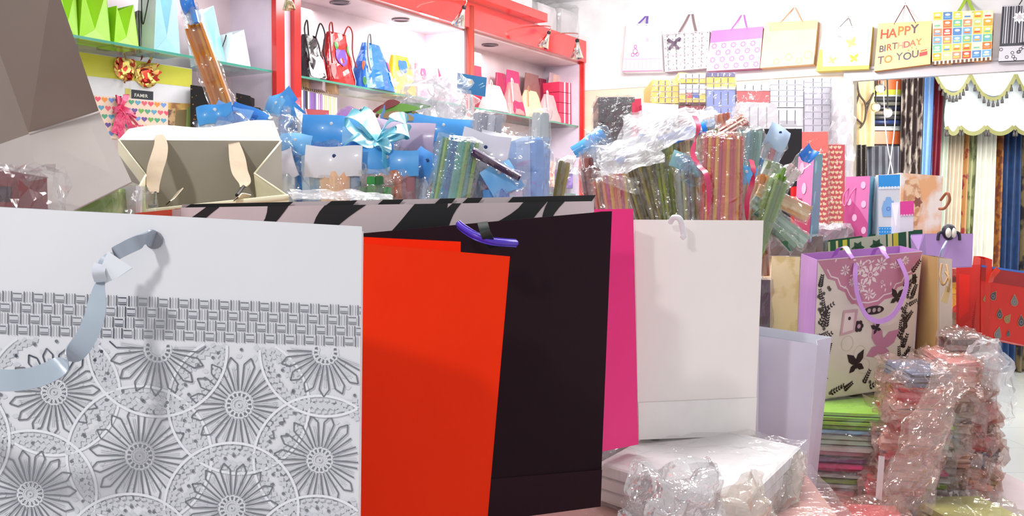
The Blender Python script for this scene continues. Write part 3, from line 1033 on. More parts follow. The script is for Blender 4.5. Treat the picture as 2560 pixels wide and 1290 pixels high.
b = Bag('notice_card', 'plain coral red card standing below the slim bags', q4(762, 272, 822, 330, cd(790, .0), 4), .004, M((214, 106, 110), .4), closed=True, cat='card', pinch=0); b.done()

# bags of the right bay
def rb(lab, x0, x1, yt, m, back, seed, top=.5, spots=(), z=ZS, cord=None, dep=.1):
    if back > .15: dep = .045
    lumpbag(lab, x0, x1, yt, m, back=back, seed=seed, top=top, spots=spots, cord=cord, z=z, dep=dep, loops=1, hi=-.03, name='drawstring_bag', group='soft bags on the right bay glass shelf', amp=.005)


crd = M((250, 240, 235))
rb('pale pink drawstring bag with white cord, tallest on the right shelf', 1205, 1262, 214, M((248, 214, 214), .4), .05, 11, cord=crd)
rb('coral pink drawstring bag with deep pink base', 1262, 1304, 208, M((236, 140, 140), .4), .05, 12, top=.5, spots=((0, .12, .45, M((226, 44, 96))),), cord=crd)
rb('tan drawstring bag with gathered top', 1300, 1352, 228, M((236, 204, 164), .5), .05, 13, cord=M((176, 130, 100)))
rb('small blush drawstring bag right of the tan one', 1350, 1392, 238, M((206, 176, 180), .5), .06, 14, cord=crd)
rb('crimson bag at the back beside the coppery pole', 1180, 1204, 166, M((232, 70, 100), .4), .2, 15, .8)
rb('dark crimson bag in the back row of the right shelf', 1238, 1264, 184, M((176, 40, 84), .4), .2, 16, .8)
rb('magenta bag with white stripe in the back row', 1262, 1300, 178, M((222, 60, 120), .4), .2, 17, .8, spots=((0, .5, .2, wht),))
rb('brown bag in the back row behind the tan drawstring', 1306, 1352, 186, M((160, 112, 110), .5), .2, 18, .7)
rb('wine red bag in the back row of the right shelf', 1346, 1366, 198, M((130, 30, 60), .5), .2, 19, .8)
rb('cream and mauve hat shaped bag with a pink bow', 1366, 1414, 186, M((214, 190, 196), .5), .17, 20, .7, spots=((0, .8, .3, M((250, 214, 200))),))
for i in range(4):
    y0 = 207 + i * 26
    b = Bag('ribbon_box', ['hot pink ribbon tied box, topmost in the end stack', 'hot pink ribbon tied box, second from the top of the end stack', 'hot pink ribbon tied box, third from the top of the end stack', 'hot pink ribbon tied box at the bottom of the end stack'][i],
            [(1398, y0 - 3, cd(1400, .06)), (1436, y0 + 2, cd(1436, .06)), (1436, y0 + 27, cd(1436, .06)), (1398, y0 + 22, cd(1400, .06))], .13, M((236, 60, 100), .35), closed=True, cat='box', pinch=0, group='hot pink boxes stacked at the cabinet end')
    for u in (.3, .6):
        b.poly([(u, 0), (u + .09, 0), (u + .09, 1), (u, 1)], wht, .001)
    b.done()
# lower bay things seen between the cellophane
b = Bag('gift_bag', 'small white gift bag with violet print on the lower shelf', q4(1388, 424, 1432, 468, cd(1400, .08), 2), .08, mat('violet print', (146, 110, 196), .4, c2=(90, 50, 150), scale=30, sharp=(.45, .55))); b.loop('cord', crd, h=.2, wid=.004); b.done()
b = Bag('gift_bag', 'small coral and white gift bag on the lower shelf', q4(1356, 402, 1386, 466, cd(1370, .08), 1), .08, mat('coral print', (246, 190, 170), .4, c2=(230, 110, 110), scale=30, sharp=(.5, .6))); b.loop('cord', crd, h=-.3, wid=.004); b.done()

# ================================================================ BAGS HANGING ON THE BACK WALL
def wbag(label, tl, tr, br, bl, m, dep=.1, hook=None, hm=None, kind='cord', wid=.006, hh=.4, side=None, u=(.3, .7)):
    sc_ = lambda p: (p[0], p[1], wd(p[0], -dep - .012))
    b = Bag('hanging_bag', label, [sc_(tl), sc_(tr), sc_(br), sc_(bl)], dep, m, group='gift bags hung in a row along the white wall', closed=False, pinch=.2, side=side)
    # face follows the wall; lean is slight
    top = b.tri(hm, u[0], u[1], hh, wid, kind=kind)
    mb = MB(); mb.tube([top + Vector((0, dep * .25, .0)), top + Vector((0, -.01, .004))], .003, CHROME, 6)
    b.part('nail', mb)
    return b


MAU = M((206, 140, 176)); 
b = wbag('white hanging bag with purple ribbon, pink teddy toy print and striped pink base', (1566, 58), (1652, 60), (1656, 178), (1556, 180), M((252, 250, 252)), hm=M((120, 90, 190)), kind='rib', wid=.014, hh=.26, u=(.32, .6))
b.poly([(0, .02), (1, .02), (1, .27), (.0, .27)], M((252, 226, 238)), .0006)
b.poly([(0, .25), (1, .25), (1, .28), (.0, .28)], M((244, 190, 220)), .0007)
for i in range(9): b.strip(.08 + i * .105, .04, .08 + i * .105, .25, .003, M((240, 170, 205)), .0008)
b.poly([(0, 0), (1, 0), (1, .025), (0, .025)], MAU, .0008)
for (u, v, r) in ((.3, .42, .07), (.24, .35, .05), (.36, .36, .05), (.3, .52, .045)): b.ring(u, v, r, .02, M((226, 110, 190)), .0009, 12)
b.disc(.62, .66, .05, M((246, 190, 220)), .0008)
b.done()
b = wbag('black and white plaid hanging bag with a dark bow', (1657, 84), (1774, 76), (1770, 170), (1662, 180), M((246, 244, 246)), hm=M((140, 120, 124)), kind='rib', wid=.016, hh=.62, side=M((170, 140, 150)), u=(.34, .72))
rnd = random.Random(3)
for i in range(16):
    u = (i + .5) / 16
    b.strip(u, .02, u, .98, .006 * (1 + i % 3) * .8, [M((196, 194, 200)), M((150, 148, 156)), M((220, 218, 222))][i % 3], .0006)
for j in range(11):
    v = (j + .5) / 11
    b.strip(.01, v, .99, v, .006 * (1 + j % 2), [M((186, 184, 190)), M((214, 212, 216))][j % 2], .0009)
for i in range(12):
    for j in range(9):
        if (i + j) % 2: b.disc((i + .5) / 12, (j + .5) / 9, .012, M((110, 108, 116)), .0012, 6)
mb = MB()
c = b.F(.25, .72, .01)
for a in (35, 145, -50, -130):
    e = Vector((math.cos(R(a)), 0, math.sin(R(a)))) * .05
    mb.ribbon([c, c + e * .6 + Vector((0, -.012, 0)), c + e] + ([c + e * .7 - Vector((0, 0, .01))] if a > 0 else []), .016, M((110, 96, 116)), side=(-math.sin(R(a)), .2, math.cos(R(a))))
b.part('bow', mb)
b.done()
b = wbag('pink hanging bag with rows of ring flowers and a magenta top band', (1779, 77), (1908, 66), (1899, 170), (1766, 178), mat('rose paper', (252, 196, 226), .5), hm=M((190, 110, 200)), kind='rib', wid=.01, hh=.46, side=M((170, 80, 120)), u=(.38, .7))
b.poly([(0, .7), (1, .72), (1, 1), (0, 1)], mat('magenta band', (240, 130, 214), .5), .0006)
for j in range(4):
    for i in range(5):
        u, v = (i + .5 + .5 * (j % 2)) / 5.4, .61 - j * .17
        b.ring(u, v, .045, .014, M((226, 120, 178)), .0008, 12)
        for a in range(0, 360, 45):
            b.disc(u + .054 * math.cos(R(a)), v + .054 * b.W / b.H * math.sin(R(a)), .008, M((226, 120, 178)), .0008, 6)
b.done()
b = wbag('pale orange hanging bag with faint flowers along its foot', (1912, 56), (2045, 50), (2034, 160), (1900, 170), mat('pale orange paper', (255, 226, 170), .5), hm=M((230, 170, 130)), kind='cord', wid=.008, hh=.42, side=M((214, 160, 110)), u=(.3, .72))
b.poly([(.1, .8), (.98, .8), (.98, .99), (.1, .99)], M((255, 214, 150)), .0006)
for (u, v, r) in ((.3, .12, .06), (.52, .2, .07), (.72, .1, .06), (.88, .22, .08)): b.ring(u, v, r, .02, M((252, 196, 140)), .0008, 14)
b.done()
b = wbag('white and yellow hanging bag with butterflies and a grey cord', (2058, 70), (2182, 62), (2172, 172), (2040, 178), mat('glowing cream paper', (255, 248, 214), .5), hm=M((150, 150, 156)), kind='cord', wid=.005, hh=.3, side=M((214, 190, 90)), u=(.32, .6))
b.poly([(0, 0), (1, 0), (1, .08), (.12, .1), (.06, .5), (0, .5)], M((246, 240, 90)), .0006)
b.butterfly(.62, .6, .15, .3, M((250, 206, 120)), .0008); b.butterfly(.28, .22, .12, -.2, M((250, 190, 120)), .0008); b.butterfly(.7, .24, .13, .1, M((250, 200, 60)), .0008)
b.leaf(.3, .8, .14, R(-20), M((170, 170, 176)), .001)
b.done()
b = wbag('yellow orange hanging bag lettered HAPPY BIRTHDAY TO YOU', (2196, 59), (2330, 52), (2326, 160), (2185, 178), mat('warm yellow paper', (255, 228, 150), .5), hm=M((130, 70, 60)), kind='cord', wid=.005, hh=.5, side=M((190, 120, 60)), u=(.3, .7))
tr_, to_, tp_, tg_ = M((214, 72, 50)), M((240, 130, 50)), M((100, 70, 100)), M((120, 130, 90))
b.text('HAPPY', .05, .68, .235, [tr_, M((228, 90, 60)), to_, M((236, 110, 70)), M((110, 84, 104))], slope=.12, jit=.06, gap=.0)
b.text('BIRTHDAY', .055, .4, .165, [tp_, M((90, 70, 110)), tr_, M((120, 80, 90)), M((214, 150, 130)), M((190, 90, 110)), M((214, 120, 90)), M((236, 140, 80))], slope=.1, jit=.05, gap=-.02)
b.text('TO YOU', .05, .14, .19, [M((110, 80, 90)), to_, M((230, 130, 90)), M((110, 104, 110)), M((90, 84, 110))], slope=.08, jit=.05, gap=.0)
b.poly([(.8, .2), (.94, .22), (.94, .31), (.8, .29)], M((200, 80, 80)), .001); b.poly([(.82, .31), (.93, .33), (.93, .36), (.82, .34)], M((214, 110, 70)), .001)
for (u, v) in ((.6, .37), (.66, .42), (.74, .39), (.8, .48)): b.disc(u, v, .012, to_, .0008, 8)
b.done()
b = wbag('colourful patchwork hanging bag of orange, blue and yellow houses with lime ribbon', (2332, 30), (2484, 25), (2478, 150), (2330, 162), mat('pale patch paper', (255, 246, 214), .5), hm=M((170, 206, 60)), kind='rib', wid=.018, hh=.34, side=mat('brown check side', (120, 60, 40), .5, c2=(226, 150, 60), kind='cell', scale=40, sharp=(.45, .5)), u=(.42, .68))
pc = [(250, 176, 60), (246, 122, 50), (246, 220, 90), (120, 180, 226), (230, 80, 60), (200, 226, 150), (255, 240, 200), (120, 196, 160), (250, 200, 90), (90, 140, 200), (244, 150, 110)]
for j in range(6):
    for i in range(6):
        u0, v0 = i / 6 + .01, j * .155 + .07
        ck = M(pc[(i * 5 + j * 7 + (i * j) % 3) % 11])
        b.poly([(u0, v0), (u0 + .15, v0), (u0 + .15, v0 + .145), (u0, v0 + .145)], ck, .0006)
        b.disc(u0 + .075, v0 + .095, .045, M((255, 250, 236)), .0009, 10, squash=.5)
        b.poly([(u0 + .02, v0 + .03), (u0 + .12, v0 + .03), (u0 + .12, v0 + .06), (u0 + .02, v0 + .06)], M(pc[(i * 3 + j * 4 + 2) % 11]), .0009)
for i in range(14): b.poly([(i / 14, 0), (i / 14 + .04, 0), (i / 14 + .04, .06), (i / 14, .06)], M((110, 70, 40)), .0008)
b.done()
b = wbag('black and silver striped hanging bag with flower brooch and lace print', (2506, 14), (2640, 8), (2632, 150), (2496, 156), mat('silver grey paper', (206, 204, 212), .4), hm=BLACKC, kind='cord', wid=.006, hh=.4, u=(.3, .7))
for i in range(20): b.strip(i / 20 + .02, .32, i / 20 + .02, .98, .006 if i % 3 else .013, M((50, 50, 62)), .0006)
b.poly([(0, .28), (1, .28), (1, .33), (0, .33)], M((60, 60, 70)), .0008)
for i in range(26):
    b.ring(rnd.random() * .96 + .02, rnd.random() * .22 + .04, .035, .012, M((40, 40, 48)), .0009, 9)
b.poly([(0, 0), (1, 0), (1, .02), (0, .02)], M((40, 40, 46)), .0009)
for a in range(0, 360, 45): b.leaf(.34, .78, .13, R(a), M((250, 250, 255)), .002, .5)
b.disc(.34, .78, .03, M((214, 206, 220)), .003)
b.poly([(.35, .33), (.6, .36), (.8, .5), (.72, .3), (.5, .27)], M((30, 30, 34)), .001)
b.done()

# ================================================================ STACKED PACKS ON THE RACK BEFORE THE BACK WALL
DR = 4.45
blackl = M((92, 90, 104))
zt = 1.02
rt = empty('display_rack', Matrix.Translation(P(1800, 640, DR + .2)), 'low white display rack carrying the wrapped packs by the back wall', 'rack')
mb = MB()
x0, x1 = P(1480, 0, DR).x, P(2115, 0, DR).x
mb.box(((x0 + x1) / 2, DR + .16, zt - .015), ((x1 - x0) / 2, 0, 0), (0, .22, 0), (0, 0, .015), PALE); mb.build('top_board', rt, rt.matrix_world)
for xx in (x0 + .02, (x0 + x1) / 2, x1 - .02):
    mb = MB(); mb.box((xx, DR + .16, (zt - .03) / 2), (.012, 0, 0), (0, .2, 0), (0, 0, (zt - .03) / 2), PALE); mb.build('side_panel', rt, rt.matrix_world)


def yz(z, d):
    return CY - ((z - EYE.z) * F_PX / d + math.tan(PITCH) * F_PX) if False else 560 - (z - EYE.z) * F_PX / d


def column(x0, x1, segs, d, dep=.28, lean=0):
    """segs: (y_top, y_bottom, label, kwargs)"""
    for (ya, yb, lab, kw) in segs:
        pack('wrapped_bundle', lab, [(x0, ya, d), (x1, ya, d), (x1, yb, d), (x0, yb, d)], dep, **kw)


YB = yz(zt, DR)
gw = 'plastic wrapped packs stacked by the back wall'
column(1496, 1588, [(243, 262, 'black glossy pack, top of the far left stack', dict(face=M((40, 40, 48), .25), group=gw, seed=1)),
                    (264, 306, 'black glossy pack second in the far left stack', dict(face=M((36, 36, 44), .25), group=gw, seed=2)),
                    (308, 350, 'black glossy pack third in the far left stack', dict(face=M((34, 33, 42), .25), group=gw, seed=3)),
                    (352, 420, 'dark plum glossy pack low in the far left stack', dict(face=M((44, 36, 48), .25), group=gw, seed=4)),
                    (422, YB, 'dark plum glossy pack at the foot of the far left stack', dict(face=M((44, 36, 48), .25), group=gw, seed=5))], DR)
b = Bag('gift_bag', 'white gift bag with black floral lower half and crimson side', [(1604, 256, 4.1), (1696, 262, 4.1), (1690, 480, 4.1), (1604, 474, 4.1)], .1, WHITEP, side=M((200, 50, 84)))
for i in range(150):
    b.leaf(.05 + rnd.random() * .9, .15 + rnd.random() * .62, .1 + rnd.random() * .1, rnd.random() * 6.28, M([(60, 60, 66), (150, 148, 156), (150, 120, 124), (90, 88, 96)][i % 4]), .001 + i * 1e-5, .5)
b.done()
b = Bag('gift_bag', 'narrow crimson gift bag between the black packs and the floral white bag', [(1586, 248, 4.2), (1603, 246, 4.2), (1602, 420, 4.2), (1586, 420, 4.2)], .1, M((204, 50, 84)), cat='gift bag'); b.done()
yl, bl_, rd_, wh_, ppk = M((250, 214, 100)), M((146, 160, 224)), M((236, 84, 96)), M((226, 228, 240)), M((250, 226, 236))
column(1630, 1696, [(200, 258, 'yellow gridded wrapped pack, leftmost of the upper row', dict(face=yl, grid=(4, 4, blackl), group=gw, seed=6, amp=.004)),
                    (260, YB, 'tall yellow wrapped pack under the leftmost yellow one', dict(face=yl, grid=(4, 14, blackl), group=gw, seed=7, amp=.004))], DR)
column(1698, 1764, [(184, 208, 'pink topped yellow gridded pack in the upper row', dict(face=yl, stripes=[(.5, 1, ppk)], grid=(4, 2, blackl), group=gw, seed=8, amp=.004)),
                    (210, 262, 'multicoloured wrapped pack with red and blue squares', dict(face=yl, stripes=[(.55, 1, wh_), (.32, .6, M((214, 90, 90)), .25, .5), (.32, .6, M((90, 110, 190)), .5, .75), (0, .12, M((90, 20, 40)))], grid=(4, 4, blackl), group=gw, seed=9, amp=.004)),
                    (264, YB, 'dark red wrapped pack with white scroll marks', dict(face=M((150, 30, 50)), stripes=[(.93, .96, wh_), (.86, .9, wh_)], group=gw, seed=10, amp=.004))], DR)
column(1766, 1838, [(182, 192, 'navy topped thin wrapped pack in the upper row', dict(face=M((110, 104, 150)), grid=(5, 1, wh_), group=gw, seed=11, amp=.003)),
                    (193, 224, 'yellow wrapped pack with pink foot above the periwinkle pack', dict(face=yl, stripes=[(0, .2, ppk)], grid=(4, 2, blackl), group=gw, seed=12, amp=.004)),
                    (225, YB, 'periwinkle blue gridded wrapped pack', dict(face=bl_, grid=(4, 12, blackl), group=gw, seed=13, amp=.005))], DR)
column(1842, 1924, [(210, 227, 'thin clear grey wrapped pack on the red one', dict(face=M((222, 220, 224)), grid=(4, 1, blackl), group=gw, seed=14)),
                    (228, YB, 'red wrapped pack behind the clear ribbed pack', dict(face=M((236, 96, 100)), group=gw, seed=15))], DR)
column(1852, 1938, [(258, 420, 'clear wrapped white ribbed pack standing before the red pack', dict(face=M((222, 224, 230)), grid=(4, 2, blackl), group=gw, seed=16, wrap=CELLO_M))], 4.2, .12)
column(1926, 2008, [(198, 268, 'tall white gridded wrapped pack', dict(face=M((232, 238, 250)), grid=(4, 5, blackl), group=gw, seed=17, amp=.004)),
                    (270, YB, 'white gridded wrapped pack with grey mark, under the tall one', dict(face=M((226, 226, 232)), grid=(4, 10, blackl), stripes=[(.9, .93, M((190, 190, 198)), .3, .8)], group=gw, seed=18, amp=.004))], DR)
column(2011, 2098, [(194, 218, 'grey and white thin wrapped pack, topmost of the silver column', dict(face=M((206, 204, 216)), grid=(4, 2, blackl), stripes=[(0, .45, M((230, 240, 252)))], group=gw, seed=19, amp=.003)),
                    (219, 262, 'silver grey gridded pack, second in the silver column', dict(face=M((206, 206, 220)), grid=(4, 3, blackl), group=gw, seed=20, amp=.005)),
                    (263, 330, 'silver grey gridded pack, third in the silver column', dict(face=M((210, 208, 222)), grid=(4, 4, blackl), group=gw, seed=21, amp=.005)),
                    (332, YB, 'pale wrapped pack behind the red heart packs', dict(face=M((214, 212, 222)), group=gw, seed=22, amp=.005))], DR)
column(2096, 2126, [(206, YB, 'crumpled clear plastic bundle at the right edge of the silver column', dict(face=M((222, 220, 226)), group=gw, seed=23, amp=.016, wrap=CELLO_M))], 4.35, .25)
REDH = mat('red heart paper', (206, 30, 52), .35)
for (x0, y0, x1, y1, d, lab, coral) in ((1992, 330, 2070, 640, 3.95, 'red heart printed pack with coral top behind the pink dotted bag', 1), (2062, 362, 2112, 600, 4.05, 'red heart printed wrapped pack, right one of the pair', 0)):
    b = Bag('wrapped_bundle', lab, q4(x0, y0, x1, y1, d), .08, REDH, closed=True, pinch=0, cat='wrapped bundle', group='red heart printed packs')
    hm_ = M((240, 214, 170)); nr = int((y1 - y0) / 12)
    for j in range(nr):
        if coral and j > nr * .8: continue
        for i in range(int((x1 - x0) / 11)):
            b.heart((i + .5 + .4 * (j % 2)) / ((x1 - x0) / 11 + .3), (j + .5) / nr, 5.2 / (x1 - x0), hm_, .0008, rot=rnd.uniform(-.6, .6))
    if coral: b.poly([(0, .83), (1, .83), (1, 1), (0, 1)], M((246, 96, 84)), .001)
    mw = MB(); crinkle_box(mw, Matrix.Translation((0, .04, 0)), b.W * 1.04, .1, b.H, CELLO, 5 + x0, .004, 8); b.part('plastic_wrap', mw)
    b.done()

# ================================================================ BEYOND THE OPENING
def curtain(label, x0, x1, ytop, ybot, d, m, folds=5, amp=.03, xb0=None, xb1=None, group='curtains on display beyond the opening', name='curtain'):
    xb0 = x0 if xb0 is None else xb0; xb1 = x1 if xb1 is None else xb1
    a, b_, c, e = P(x0, ytop, d), P(x1, ytop, d), P(xb1, ybot, d), P(xb0, ybot, d)
    org = (c + e) / 2
    Mx = Matrix.Translation(org)
    rt = empty(name, Mx, label, 'curtain', group)
    mb = MB()
    nu = folds * 8
    def fn(u, v, o=0):
        p = e.lerp(c, u).lerp(a.lerp(b_, u), v)
        return p + Vector((0, amp * math.sin(u * folds * 2 * math.pi) * (1 - .2 * v) + o + .01 * math.sin(v * 7 + u * 9), 0))
    mb.grid(fn, nu, 10, m)
    mb.grid(lambda u, v: fn(u, v, .006), nu, 10, m)
    mb.build('cloth', rt, Mx)
    return rt, fn, Mx


DCR = 9.2
YF = lambda d: 560 + 1.3 * F_PX / d
cur = [('dark brown and silver damask curtain, leftmost of the hanging curtains', 2256, 2312, mat('brown damask', (58, 46, 46), .5, c2=(170, 158, 150), scale=16, sharp=(.5, .6), stretch=(1, 1, .5)), 4, 2248, 2300, 8.7),
       ('sky blue curtain beside the dark red one', 2314, 2342, mat('sky blue cloth', (140, 182, 236), .6, scale=30), 2, 2296, 2320, 8.8),
       ('dark red curtain beside the sky blue one', 2340, 2364, mat('dark red cloth', (112, 24, 44), .6, scale=30), 2, 2318, 2336, 8.75),
       ('plain pale green curtain edge under the left end of the valance', 2362, 2384, mat('pale green cloth', (220, 228, 214), .6), 2, 2330, 2352, 9.0),
       ('cream beige pleated curtain under the valance', 2380, 2420, mat('cream cloth', (226, 214, 194), .6), 4, 2352, 2396, 9.1),
       ('gold curtain with red leaf scrolls', 2418, 2432, mat('gold leaf cloth', (188, 140, 88), .5, c2=(150, 60, 60), scale=9, sharp=(.56, .6)), 1, 2392, 2414, 9.1),
       ('olive green curtain with scroll pattern', 2430, 2456, mat('olive cloth', (168, 174, 130), .5, c2=(110, 120, 84), scale=9, sharp=(.52, .6)), 2, 2410, 2436, 9.1),
       ('white sheer pleated curtain in the middle of the valance', 2452, 2500, mat('white sheer cloth', (232, 232, 222), .6), 4, 2430, 2484, 9.05),
       ('narrow brown gold curtain beside the navy one', 2498, 2518, mat('brown gold cloth', (150, 96, 44), .5, c2=(110, 60, 40), scale=20, sharp=(.45, .55)), 1, 2480, 2504, 9.1),
       ('navy blue curtain at the right', 2514, 2562, mat('navy cloth', (36, 66, 112), .6, c2=(30, 50, 90), scale=14), 3, 2500, 2552, 9.1),
       ('dark gold figured curtain cut by the right edge', 2556, 2640, mat('dark gold figured cloth', (110, 96, 70), .5, c2=(40, 38, 44), scale=8, sharp=(.45, .55)), 4, 2548, 2634, 9.1)]
for lab, x0, x1, m, f, xb0, xb1, d in cur:
    curtain(lab, x0, x1, 150, YF(d) - 3, d, m, f, .035, xb0 - 14, xb1 - 16)
# valance: Roman shade with swag, gold trims and tassels
dv = 8.6
rt = empty('valance', Matrix.Translation(P(2480, 330, dv)), 'white swagged valance with olive scalloped trim and dark tassels over the curtains', 'valance')
VM = rt.matrix_world
wc = mat('white silk', (204, 212, 218), .45)
ol = mat('olive trim', (128, 128, 78), .5)
tass = M((70, 66, 66))
mb = MB()
def vf(u, v): return P(2364 + u * 250, 322 - v * 170, dv) + Vector((0, .02 * math.sin(v * 9), .006 * math.sin(u * 12)))
mb.grid(vf, 24, 14, wc); mb.grid(lambda u, v: vf(u, v) + Vector((0, .01, 0)), 24, 14, wc)
mb.build('shade', rt, VM)
mb = MB()
for (xa, xm, xb, yt, dp) in ((2340, 2382, 2426, 190, 42), (2426, 2480, 2540, 184, 60), (2540, 2590, 2640, 184, 56)):
    for k in range(5):
        pts = [P(xa + (xb - xa) * t, yt - 14 + (k + 1) / 5 * dp * 4 * t * (1 - t) * 1.0, dv - .06 - .012 * k) for t in [i / 12 for i in range(13)]]
        mb.ribbon(pts, .07, wc, side=(0, .3, 1), steps=2)
mb.build('swag', rt, VM)
mb = MB()
def tas(p):
    mt = MB(); mt.lathe(p, (0, 0, -1), [(0, 0), (.004, 0), (.006, .02), (.011, .03), (.012, .055), (0, .056)], tass, 6); mt.build('tassel', rt, VM)
for (xa, xb, yt, dp) in ((2340, 2426, 190, 46), (2426, 2540, 186, 62), (2540, 2640, 186, 60)):
    mb.ribbon([P(xa + (xb - xa) * t, yt + dp * 4 * t * (1 - t), dv - .13) for t in [i / 10 for i in range(11)]], .03, ol, side=(0, .1, 1), steps=3)
    for i in range(1, 10):
        t = i / 10
        p = P(xa + (xb - xa) * t, yt + dp * 4 * t * (1 - t) + 3, dv - .135)
        tas(p)
for (xa, xb) in ((2366, 2400), (2400, 2465), (2465, 2535), (2535, 2600)):
    mb.ribbon([P(xa + (xb - xa) * t, 316 + 18 * 4 * t * (1 - t), dv - .02) for t in [i / 8 for i in range(9)]], .035, ol, side=(0, .1, 1), steps=3)
    mb2 = [P(xa + (xb - xa) * t, 314 + 9 * 4 * t * (1 - t), dv - .01) for t in [i / 8 for i in range(9)]]
    mb.ribbon(mb2, .06, wc, side=(0, .1, 1), steps=3)
    for t in (0, .1): tas(P(xa + (xb - xa) * t, 324, dv - .03))
mb.build('scalloped_trim', rt, VM); pass

# left part of the view through the opening: shelves, gold cloth with branches, lamps
dsh = 8.9
b = Bag('fabric_shelf', 'orange and dark grey shelf unit of fabric rolls beyond the opening', [(2132, 190, dsh), (2258, 190, dsh), (2250, YF(dsh) - 3, dsh), (2126, YF(dsh) - 3, dsh)], .3, M((92, 92, 98)), closed=True, pinch=0, cat='shelf')
b.mb = MB()
def SB(mb, x0, y0, x1, y1, dep, m, o=.0):
    q = [P(x0, y1, dsh - o), P(x1, y1, dsh - o), P(x1, y0, dsh - o), P(x0, y0, dsh - o)]
    qb = [p + Vector((0, dep, 0)) for p in q]
    mb.mesh(q + qb, [(0, 1, 2, 3), (5, 4, 7, 6), (3, 2, 6, 7), (0, 4, 5, 1), (0, 3, 7, 4), (1, 5, 6, 2)], m)
for nm, rects, m in (('carcass', [(2132, 190, 2258, YF(dsh) - 2)], M((100, 100, 106))),
                     ('orange_board', [(2196, 196, 2258, 224), (2134, 328, 2254, 360)], M((226, 112, 60), .3)),
                     ('yellow_board', [(2182, 224, 2256, 237)], M((206, 214, 60))),
                     ('shelf_board', [(2166, 315, 2250, 326), (2184, 237, 2256, 241)], M((214, 222, 224)))):
    for (x0, y0, x1, y1) in rects:
        mb = MB(); SB(mb, x0, y0, x1, y1, .3 if nm == 'carcass' else .05, m, 0 if nm == 'carcass' else .045)
        mb.build(nm, b.root, b.M)
fr_c = [(60, 60, 66), (110, 108, 100), (36, 40, 60), (130, 124, 112), (70, 70, 72), (44, 60, 110)]
for i in range(6):
    mb = MB()
    a, c = P(2180 - i * 2, 248 + i * 11.5, dsh - .12), P(2253, 248 + i * 11.5, dsh - .12)
    o = tag(None, '') if False else None
    rt = empty('fabric_roll', Matrix.Translation((a + c) / 2), ['dark grey fabric roll, topmost on the far shelf', 'taupe fabric roll, second down on the far shelf', 'navy black fabric roll, third down on the far shelf', 'beige grey fabric roll, fourth down on the far shelf', 'charcoal fabric roll, fifth down on the far shelf', 'blue fabric roll, lowest on the far shelf'][i], 'fabric roll', 'fabric rolls on the far shelf')
    mb.tube([a, c], .019, M(fr_c[i], .35), 10); mb.build('cloth', rt, rt.matrix_world)
curtain('dark glossy figured cloth hanging at the left below the branches', 2128, 2166, 362, YF(8.4), 8.4, mat('dark sequin cloth', (60, 54, 50), .25, c2=(180, 170, 150), kind='voronoi', scale=30, sharp=(.12, .05)), 3, .03)
curtain('grey blue cloth hanging below the orange shelf board', 2168, 2248, 366, YF(8.55), 8.55, mat('grey blue cloth', (104, 110, 118), .5, c2=(84, 82, 96), scale=6), 5, .03)
rt, fn, Mx = curtain('gold cloth panel patterned with dark branches at the left of the opening', 2126, 2186, 150, 366, 8.5, mat('gold panel cloth', (190, 164, 118), .5, c2=(214, 196, 156), scale=6), 2, .02)
mb = MB()
bk = M((70, 54, 44))
for pts in ([(2142, 200), (2148, 235), (2164, 262), (2162, 300), (2150, 320)], [(2164, 290), (2172, 260), (2184, 232)], [(2148, 235), (2140, 260)], [(2156, 310), (2140, 296), (2134, 286)], [(2164, 262), (2176, 250)]):
    mb.tube([P(x, y, 8.45) for x, y in pts], .008, bk, 5)
mb.build('branch_pattern', rt, Mx)
for (x, y, c_, lab) in ((2202, 222, (255, 216, 170), 'warm lamp with a small hood, upper one beyond the opening'), (2192, 268, (255, 196, 150), 'warm pink glowing lamp beyond the opening'), (2222, 282, (226, 226, 255), 'small bluish white lamp beyond the opening')):
    p = P(x, y, 8.0)
    rt = empty('spotlight', Matrix.Translation(p), lab, 'spotlight')
    mb = MB(); mb.lathe(p, (-.4, -.8, -.35), [(0, -.02), (.018, -.014), (.026, .006), (.018, .02), (0, .022)], mat('lit %d' % y, c_, emit=5), 12); mb.build('bulb', rt, rt.matrix_world)
    mb = MB(); mb.lathe(p + Vector((0, .02, 0)), (.4, .8, .35), [(.034, -.01), (.04, .02), (.02, .06), (0, .07)], CHROME, 12); mb.build('hood', rt, rt.matrix_world)
    mb = MB(); mb.tube([p + Vector((.02, .08, .03)), p + Vector((.02, .1, .3)), (p.x, p.y + .1, CEIL)], .006, BLACKC, 5); mb.build('stem', rt, rt.matrix_world)
# white hanging cords
for (xa, ya, xb, yb, lab) in ((2243, 216, 2220, 440, 'straight white cord hanging behind the blue cup bag'), (2208, 240, 2233, 436, 'slanting white cord crossing the straight one')):
    mb = MB(); mb.tube([P(xa, 203, wd(xa) - .06), P((xa + xb) / 2 + (4 if xa > 2220 else -5), (ya + yb) / 2, wd(xa) - .06), P(xb, yb, wd(xa) - .06)], .0035, M((240, 240, 244)), 5)
    tag(mb.build('hanging_rope'), lab, 'rope')
b = Bag('cardboard_box', 'brown cardboard box on the white floor at the right edge', q4(2500, 800, 2640, 886, 9.6), .3, mat('cardboard', (206, 172, 116), .6), closed=True, pinch=0, cat='box'); b.done()

# ================================================================ DISPLAY TABLE
TZ = .72
rt = empty('display_table', Matrix.Translation((0, 1.6, 0)), 'pale display table under the piles of gift bags', 'table')
mb = MB(); mb.box((-.05, 1.75, TZ - .02), (1.2, 0, 0), (0, 1.35, 0), (0, 0, .02), PALE); mb.build('table_top', rt, rt.matrix_world)
for xx in (-1.2, 1.1):
    for yy in (.45, 3.05):
        mb = MB(); mb.box((xx, yy, (TZ - .04) / 2), (.03, 0, 0), (0, .03, 0), (0, 0, (TZ - .04) / 2), PALE); mb.build('leg', rt, rt.matrix_world)

